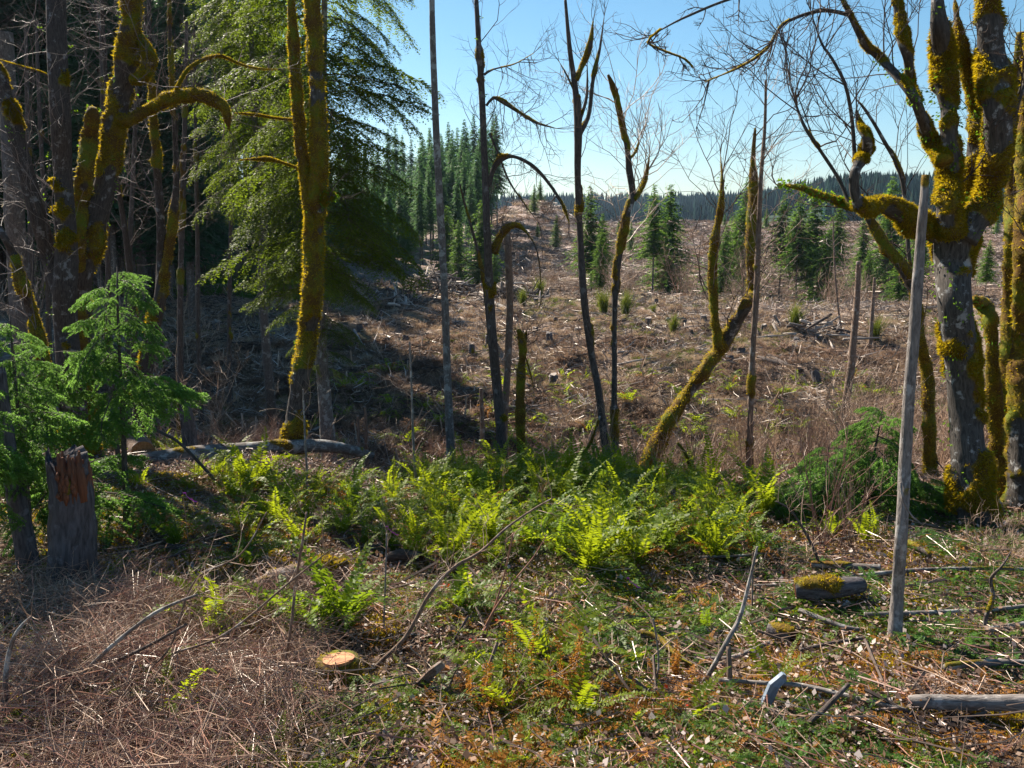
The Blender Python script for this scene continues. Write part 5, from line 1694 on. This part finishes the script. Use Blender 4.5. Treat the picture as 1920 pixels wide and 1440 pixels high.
for k in range(60):
    D = g.uniform(20, 32)
    px = g.uniform(280, 1010)
    shrub(random.choice(sh_red + sh_low), at(px, D), D, g.uniform(.7, 1.3), 'low tangled reddish gully bush, ' + between(px), 'bushes in the shaded gully')
for k in range(130):
    D = g.uniform(26, 40)
    px = g.uniform(620, 1780)
    shrub(random.choice(sh_low + sh_dk * 2), at(px, D), D, g.uniform(.7, 1.3), 'brown brushy bush on the far bank, ' + between(px), 'brushy bushes on the far bank')
for k in range(55):
    D = g.uniform(72, 104)
    px = g.uniform(990, 1900)
    shrub(random.choice(sh_big), at(px, D), D, g.uniform(.8, 1.7), 'pale sapling at the clear-cut foot, ' + between(px), 'bare saplings at the foot of the clear-cut hill', 'bare_sapling')
for k in range(34):
    D = g.uniform(17, 30)
    px = g.uniform(1560, 1960)
    shrub(random.choice(sh_big), at(px, D), D, g.uniform(.55, 1.0), 'twiggy sapling thicket stem behind the right-hand trees', 'saplings behind the right-hand trees', 'bare_sapling')
for k in range(40):
    D = g.uniform(70, 100)
    px = g.uniform(330, 640)
    shrub(random.choice(sh_big), at(px, D), D, g.uniform(.6, 1.3), 'bare understorey sapling at the foot of the left wood', 'bare saplings at the foot of the left wood', 'bare_sapling')
for k in range(6):
    D = g.uniform(20, 46)
    px = g.uniform(-20, 470)
    shrub(random.choice(sh_big), at(px, D), D, g.uniform(.9, 1.7), 'tall twiggy sapling lit from behind among the left-hand trunks', 'twiggy saplings among the left-hand trunks', 'bare_sapling')
# multi-stemmed shrub in front of the young fir
q = G(1545, 1048)
sm = shrub_mesh(2.3, 15, 640, .24, .009, 5, .6, .03, 'twig_red')
shrub(sm, q[0], q[1], 1.0, 'tall multi-stemmed shrub with reddish wands left of the grey pole', None)
q = G(1600, 1040)
shrub(sh_up[1], q[0], q[1], .9, 'thinner clump of pale wands right beside the multi-stemmed reddish shrub', None)
q = G(1870, 1060)
shrub(shrub_mesh(.75, 22, 641, .6, .004, 5, .3, .0, 'twig', 1), q[0], q[1], 1.2, 'rounded wiry bush of fine tan twigs at the foot of the massive maple', None)
for (px, py, s, lab) in [(205, 1110, 1.0, 'fountain of arching bare twigs in front of the rotten stump'), (370, 1010, .8, 'spray of pinkish twigs right of the rotten stump'),
                         (430, 1210, .9, 'matted reddish twigs left of the cut stump'), (120, 1240, 1.0, 'dense tangle of fine twigs in the lower left corner'),
                         (300, 1290, .9, 'low brown twig tangle between the corner and the cut stump'), (700, 1130, .8, 'wispy twigs standing left of the long bare branch'),
                         (1230, 1000, .6, 'fine twigs among the right-hand ferns of the band')]:
    q = G(px, py)
    shrub(shrub_mesh(.9, 30, 650 + px, .85, .0035, 4, .35, -.12, 'twig', 0), q[0], q[1], s, lab, None, 'twig_tangle')

g = np.random.default_rng(77)
wand = [shrub_mesh(1.5, 2, 680 + i, .35, .005, 6, .4, .02, ('twig', 'twig_red')[i % 2], 1) for i in range(4)]
for k in range(34):
    D = g.uniform(6.4, 13)
    px = g.uniform(330, 1600)
    shrub(wand[k % 4], at(px, D), D, g.uniform(.45, .95), 'thin bare sapling in the clearing, ' + between(px), 'thin saplings in the clearing', 'bare_sapling')
for k in range(46):
    D = g.uniform(5.6, 9.5)
    px = g.uniform(-60, 560)
    if abs(px - 480) < 130 and D > 8: continue
    shrub(sh_mat[k % 4], at(px, D), D, g.uniform(.6, 1.15), 'arching tangle of fine tan twigs in the lower left brush', 'twig tangles in the lower left', 'twig_tangle')
# ------------------------------------------------------------------ ground cover, countless: instanced on points
protos_col = bpy.data.collections.new('ground_cover_sources')
def proto(name, mb, mats, smooth=False):
    o = bpy.data.objects.new(name, mb.mesh(name, mats, smooth=smooth))
    return o
def scatter(name, label, protos, pts, scale, tilt=.15, group=None, inset=0.0, follow=True):
    col = bpy.data.collections.new(name + '_sources')
    for p in protos: col.objects.link(p)
    n = len(pts)
    me = bpy.data.meshes.new(name)
    me.vertices.add(n)
    me.vertices.foreach_set('co', np.asarray(pts, np.float32).ravel())
    ra = me.attributes.new('rot', 'FLOAT_VECTOR', 'POINT')
    e = np.stack([rng.normal(0, tilt, n), rng.normal(0, tilt, n), rng.uniform(0, 6.283, n)], -1)
    if follow:
        x, y = pts[:, 0], pts[:, 1]
        gx = (H(x + .2, y) - H(x - .2, y)) / .4
        gy = (H(x, y + .2) - H(x, y - .2)) / .4
        e[:, 0] += np.arctan(gy) * np.cos(e[:, 2]) * 0
    ra.data.foreach_set('vector', e.astype(np.float32).ravel())
    sa = me.attributes.new('scl', 'FLOAT', 'POINT')
    sa.data.foreach_set('value', np.asarray(scale, np.float32))
    o = link(bpy.data.objects.new(name, me))
    tag(o, label, None, group, 'stuff')
    nt = bpy.data.node_groups.new(name, 'GeometryNodeTree')
    nt.interface.new_socket('Geometry', in_out='INPUT', socket_type='NodeSocketGeometry')
    nt.interface.new_socket('Geometry', in_out='OUTPUT', socket_type='NodeSocketGeometry')
    gi, go = nt.nodes.new('NodeGroupInput'), nt.nodes.new('NodeGroupOutput')
    ip = nt.nodes.new('GeometryNodeInstanceOnPoints')
    ci = nt.nodes.new('GeometryNodeCollectionInfo')
    ci.inputs['Collection'].default_value = col
    ci.inputs['Separate Children'].default_value = True
    ci.inputs['Reset Children'].default_value = True
    m2p = nt.nodes.new('GeometryNodeMeshToPoints')
    ar = nt.nodes.new('GeometryNodeInputNamedAttribute'); ar.data_type = 'FLOAT_VECTOR'; ar.inputs[0].default_value = 'rot'
    asc = nt.nodes.new('GeometryNodeInputNamedAttribute'); asc.data_type = 'FLOAT'; asc.inputs[0].default_value = 'scl'
    rv = nt.nodes.new('FunctionNodeRandomValue'); rv.data_type = 'INT'
    rv.inputs[4].default_value = 0; rv.inputs[5].default_value = 9999
    nt.links.new(gi.outputs[0], m2p.inputs[0])
    nt.links.new(m2p.outputs[0], ip.inputs['Points'])
    nt.links.new(ci.outputs[0], ip.inputs['Instance'])
    ip.inputs['Pick Instance'].default_value = True
    nt.links.new(rv.outputs[2], ip.inputs['Instance Index'])
    nt.links.new(ar.outputs[0], ip.inputs['Rotation'])
    nt.links.new(asc.outputs[0], ip.inputs['Scale'])
    nt.links.new(ip.outputs[0], go.inputs[0])
    md = o.modifiers.new('scatter', 'NODES')
    md.node_group = nt
    return o

def leaf_patch(seed, n, R0, size, flat=.5, lift=.03):
    g = np.random.default_rng(seed)
    mb = MB()
    a, r = g.uniform(0, 6.28, n), R0 * np.sqrt(g.uniform(0, 1, n))
    o = np.stack([np.cos(a) * r, np.sin(a) * r, g.uniform(0, lift, n)], -1)
    d = unit(np.stack([g.normal(0, 1, n), g.normal(0, 1, n), g.normal(0, flat, n)], -1))
    s = unit(np.cross(d, unit(g.normal(0, flat, (n, 3)) + [0, 0, 1])))
    L = size * g.uniform(.5, 1.4, n)
    strip_leaf(mb, o, d, s, L, L * .38)
    return mb
def stick_patch(seed, n, R0, L, r, lift=.06, tilt=.15):
    g = np.random.default_rng(seed)
    mb = MB()
    for k in range(n):
        a, rr = g.uniform(0, 6.28), R0 * math.sqrt(g.uniform(0, 1))
        c = np.array([math.cos(a) * rr, math.sin(a) * rr, g.uniform(0, lift)])
        d = unit(np.array([g.normal(), g.normal(), g.normal(0, tilt)]))
        l = L * g.uniform(.3, 1.3)
        b = g.normal(0, .08 * l, 3) * [1, 1, .4]
        q = r * g.uniform(.4, 1.5)
        tube(mb, np.array([c - d * l / 2, c + b, c + d * l / 2 + b * .3]), [q, q * .8, q * .4], 4, False)
    return mb
def tuft(seed, n, h, spread, w, R0=.08, bend=.5):
    g = np.random.default_rng(seed)
    mb = MB()
    a = g.uniform(0, 6.28, n)
    o = np.stack([np.cos(a), np.sin(a), a * 0], -1) * (R0 * np.sqrt(g.uniform(0, 1, n)))[:, None]
    az = g.uniform(0, 6.28, n)
    lean = np.abs(g.normal(0, spread, n))
    d1 = unit(np.stack([np.cos(az) * lean, np.sin(az) * lean, np.ones(n)], -1))
    d2 = unit(d1 + np.stack([np.cos(az) * bend, np.sin(az) * bend, -bend * g.uniform(.2, 1.6, n)], -1))
    L = h * g.uniform(.5, 1.15, n)[:, None]
    s = unit(np.cross(d1, g.normal(0, 1, (n, 3)))) * w
    m = o + d1 * L * .55
    v = np.stack([o - s, o + s, m + s * .8, m - s * .8, m + d2 * L * .5], 1).reshape(-1, 3)
    i = np.arange(n) * 5
    mb.add(v, np.stack([i, i + 1, i + 2, i + 3], -1))
    mb.more(np.stack([i + 3, i + 2, i + 4], -1), 0)
    return mb
def frond_bits(seed, n, R0, L, up=.3):
    """small flat feathered pieces: broken fir sprays or bracken"""
    g = np.random.default_rng(seed)
    mb = MB()
    for k in range(n):
        a, rr = g.uniform(0, 6.28), R0 * math.sqrt(g.uniform(0, 1))
        c = np.array([math.cos(a) * rr, math.sin(a) * rr, g.uniform(0, .06)])
        az = g.uniform(0, 6.28)
        t = np.linspace(.1, 1, 11)
        l = L * g.uniform(.6, 1.3)
        ax = np.array([math.cos(az), math.sin(az), g.uniform(-.1, up)])
        p = c + ax * l * t[:, None] + np.array([0, 0, -1]) * (l * .35 * t ** 2)[:, None]
        sd = np.array([-math.sin(az), math.cos(az), g.normal(0, .3)])
        for sg in (-1, 1):
            d = unit(sd * sg + ax * .5 + g.normal(0, .2, p.shape))
            strip_leaf(mb, p, d, unit(np.cross(d, [0, .1, 1.])) + g.normal(0, .2, p.shape), l * .3 * (1.1 - t), np.full(11, l * .04))
    return mb

_st = G(636, 1288)
_sb = G(1440, 1310)
_ml = G(560, 1105)
def open_spot(p):
    k = np.ones(len(p), bool)
    for c, r in ((_st, .42), (_sb, .3), (_ml, .5)):
        k &= (p[:, 0] - c[0]) ** 2 + (p[:, 1] - c[1] + .1) ** 2 > r * r
    return k
def pts_region(n, d0, d1, px0, px1, power=1.0, mask=None, lift=0.0):
    """points spread over a wedge of ground, density falling with distance"""
    out = []
    while sum(map(len, out)) < n:
        u = rng.uniform(0, 1, n)
        if power == 0: D = d0 * (d1 / d0) ** u
        else: D = np.sqrt(d0 ** 2 + (d1 ** 2 - d0 ** 2) * u) if power == 1 else (d0 + (d1 - d0) * u)
        px = rng.uniform(px0, px1, n)
        x = (px - 960) / FPX * D / _cp
        p = np.stack([x, D, H(x, D) + lift], -1)
        if mask is not None:
            p = p[mask(p)]
        if d0 < 10: p = p[open_spot(p)]
        out.append(p)
    return np.concatenate(out)[:n]
def nz(scale, seed, lo, hi=2.0):
    return lambda p: (lambda v: (v > lo) & (v < hi))(fbm(p * [1, 1, 0], scale, seed, 2))

lp = [proto('leaf_litter_bit', leaf_patch(700 + i, 44, .32, (.030, .038, .048)[i], .9, .06), M['leaf']) for i in range(3)]
p = pts_region(4700, 4.6, 19, -40, 1960, 2)
scatter('leaf_litter', 'dead leaves covering the forest floor of the near clearing', lp, p, rng.uniform(.7, 1.4, len(p)), .12)
sp = [proto('twig_litter_bit', stick_patch(710 + i, 15, .4, .5, .0045, .10, .22), M[('twig_dark', 'twig', 'twig_red')[i]]) for i in range(3)]
p = pts_region(1500, 4.4, 19, -40, 1960, 2)
scatter('twig_litter', 'small dead twigs strewn over the near clearing', sp, p, rng.uniform(.6, 1.4, len(p)), .12)
sd_ = [proto('dark_stick_bit', stick_patch(720 + i, 5, .4, .8, .010, .08, .12), M['twig_dark']) for i in range(2)] + [proto('pale_stick_bit', stick_patch(725, 3, .4, .5, .007, .06, .08), M['twig_mid'])]
p = pts_region(420, 4.6, 19, -40, 1960, 2)
scatter('stick_litter', 'thicker broken sticks lying over the near clearing', sd_, p, rng.uniform(.6, 1.4, len(p)), .1)
# matted twigs, thickest at lower left
tp = [proto('twig_mat_bit', stick_patch(730 + i, 34, .45, .75, .0032, .34, .35), M[('twig', 'twig_red', 'twig')[i]]) for i in range(3)]
p = pts_region(330, 4.6, 10, -40, 600, 2, nz(.9, 79, .42))
scatter('twig_mat', 'matted fine pinkish twigs heaped at the lower left', tp, p, rng.uniform(.6, 1.15, len(p)), .2)
# fallen fir sprays, green, at lower right
fp = [proto('fir_spray_bit', frond_bits(740 + i, 13, .3, .22, .4), M[('fern_dark', 'bough', 'needle')[i]]) for i in range(3)]
p = pts_region(1150, 5.0, 13.5, 1100, 1960, 2, nz(.8, 71, .44))
scatter('fallen_fir_sprays', 'green fir sprays broken off and lying at the lower right', fp, p, rng.uniform(.5, 1.1, len(p)), .2)
p = pts_region(1500, 5.0, 15, -20, 1400, 2, nz(.8, 72, .46))
scatter('low_greenery', 'low green plants between the ferns', [fp[0], proto('yellow_green_bit', frond_bits(746, 12, .25, .24, .7), M['fern'])] + [proto('green_tuft_bit', frond_bits(745, 10, .2, .2, .9), M['fern'])], p, rng.uniform(.5, 1.0, len(p)), .2)
# moss cushions and bronze small fronds
mp_ = [proto('moss_bit', tuft(750 + i, 160, .05, .9, .003, .16, .3), M['moss']) for i in range(2)]
p = pts_region(2600, 4.6, 16, -20, 1960, 2, nz(1.1, 73, .48))
scatter('ground_moss', 'yellow-green moss cushions on the near ground', mp_, p, rng.uniform(.7, 1.5, len(p)), .1)
bp_ = [proto('bronze_frond_bit', frond_bits(760 + i, 8, .25, .2, .8), M['rust']) for i in range(2)]
p = pts_region(900, 5.0, 15, 200, 1960, 2, nz(1.0, 74, .47))
scatter('bronze_fern_litter', 'bronze and rusty dead fern bits on the near ground', bp_, p, rng.uniform(.4, 1.0, len(p)), .2)
p = pts_region(210, 5.0, 7.2, 800, 1340, 2)
scatter('bronze_fern_mat', 'dense bronze low fern at the bottom centre', bp_ + [fp[0]], p, rng.uniform(.6, 1.2, len(p)), .25)
rp = [proto('red_leaf_bit', leaf_patch(770, 7, .12, .05, .9, .14), M['red'])]
p = pts_region(46, 6, 17, 200, 1700, 2)
scatter('red_leaves', 'small red leaves showing here and there among the ferns', rp, p, rng.uniform(.6, 1.2, len(p)), .2)
# gully and field cover
dt = [proto('dry_tuft_bit', tuft(780 + i, 46, .42, .8, .006, .22, .8), M['dry']) for i in range(3)] + [proto('bracken_bit', tuft(785, 40, .5, 1.0, .010, .3, .9), M['bracken'])]
p = pts_region(11000, 23, 60, 180, 1800, 2)
scatter('dry_grass', 'dry tan grass and dead stalks over the gully side and logged field', dt, p, rng.uniform(.5, 1.15, len(p)), .15)
p = pts_region(6000, 55, 92, 250, 1800, 2)
scatter('dry_field_grass', 'dry grass on the crest of the logged field', dt, p, rng.uniform(.5, 1.0, len(p)), .15)
bb = [proto('bracken_clump_bit', frond_bits(790 + i, 16, .35, .5, .8), M['bracken']) for i in range(2)]
p = pts_region(4200, 22, 48, 150, 1800, 2, nz(.25, 75, .42))
scatter('dead_bracken', 'brown collapsed bracken on the banks of the gully', bb, p, rng.uniform(.6, 1.3, len(p)), .25)
gt = [proto('green_field_tuft_bit', tuft(795 + i, 50, .30, .8, .007, .2, .7), M['grass']) for i in range(2)]
p = pts_region(3600, 25, 82, 300, 1900, 2, nz(.16, 76, .55))
scatter('green_grass_tufts', 'greenish grass tufts in patches on the logged field', gt, p, rng.uniform(.5, 1.1, len(p)), .15)
wp = [proto('slash_bit', stick_patch(800 + i, 14, 1.0, 1.3, .022, .3, .25), M['bleached' if i == 0 else ('twig' if i == 1 else 'twig_dark')]) for i in range(3)]
p = pts_region(4200, 24, 88, 200, 1800, 2)
scatter('field_slash', 'grey and tan sticks littering the logged field', wp, p, rng.uniform(.5, 1.1, len(p)), .1)
hp = [proto('hill_slash_bit', stick_patch(810 + i, 12, 2.4, 2.6, .045, .5, .25), M['bleached' if i == 0 else ('twig' if i == 1 else 'twig_dark')]) for i in range(3)]
hp += [proto('hill_brush_bit', tuft(815, 50, 1.2, .9, .03, .9, .8), M['bracken']), proto('hill_grass_bit', tuft(816, 50, .9, .9, .03, 1.0, .8), M['dry'])]
p = pts_region(13000, 95, 330, 900, 1960, 2)
scatter('hillside_slash', 'slash and brush over the far logged hillside', hp, p, rng.uniform(.5, 1.2, len(p)), .1)
# shade floor under the left wood
p = pts_region(2600, 62, 125, -60, 640, 2)
scatter('wood_floor_brush', 'dark low brush on the floor of the left wood', [proto('brush_bit', tuft(820, 50, .8, .9, .03, .9, .8), M['bracken']), proto('dark_brush_bit', tuft(821, 60, 1.0, .8, .04, .8, .8), M['needle'])], p, rng.uniform(.5, 1.3, len(p)), .1)
# green broom bushes at the field edge
bm = tuft(830, 260, 1.5, .28, .012, .22, .15).mesh('broom_bush', M['grass'], smooth=False)
for (px, py, s, lab) in [(1262, 625, .8, 'round green broom bush on the field below the pair of slender firs'), (1132, 590, 1.1, 'green broom bush behind the three-stemmed tree'),
                         (1172, 590, 1.1, 'green broom bush right of the mossy tree with two short arms'), (1488, 618, 1.1, 'wide green broom bush at the foot of the firs in the row'),
                         (1010, 560, 1.1, 'broom bush at the right end of the slash heap'), (1225, 590, .5, 'small green broom tuft left of the round one'),
                         (1640, 640, 1.0, 'broom bush behind the tall snag'), (980, 575, .8, 'dull green broom bush left of the slash heap end')]:
    q = G(px, py, 40)
    shrub(bm, q[0], q[1], s, lab, None, 'broom_bush')
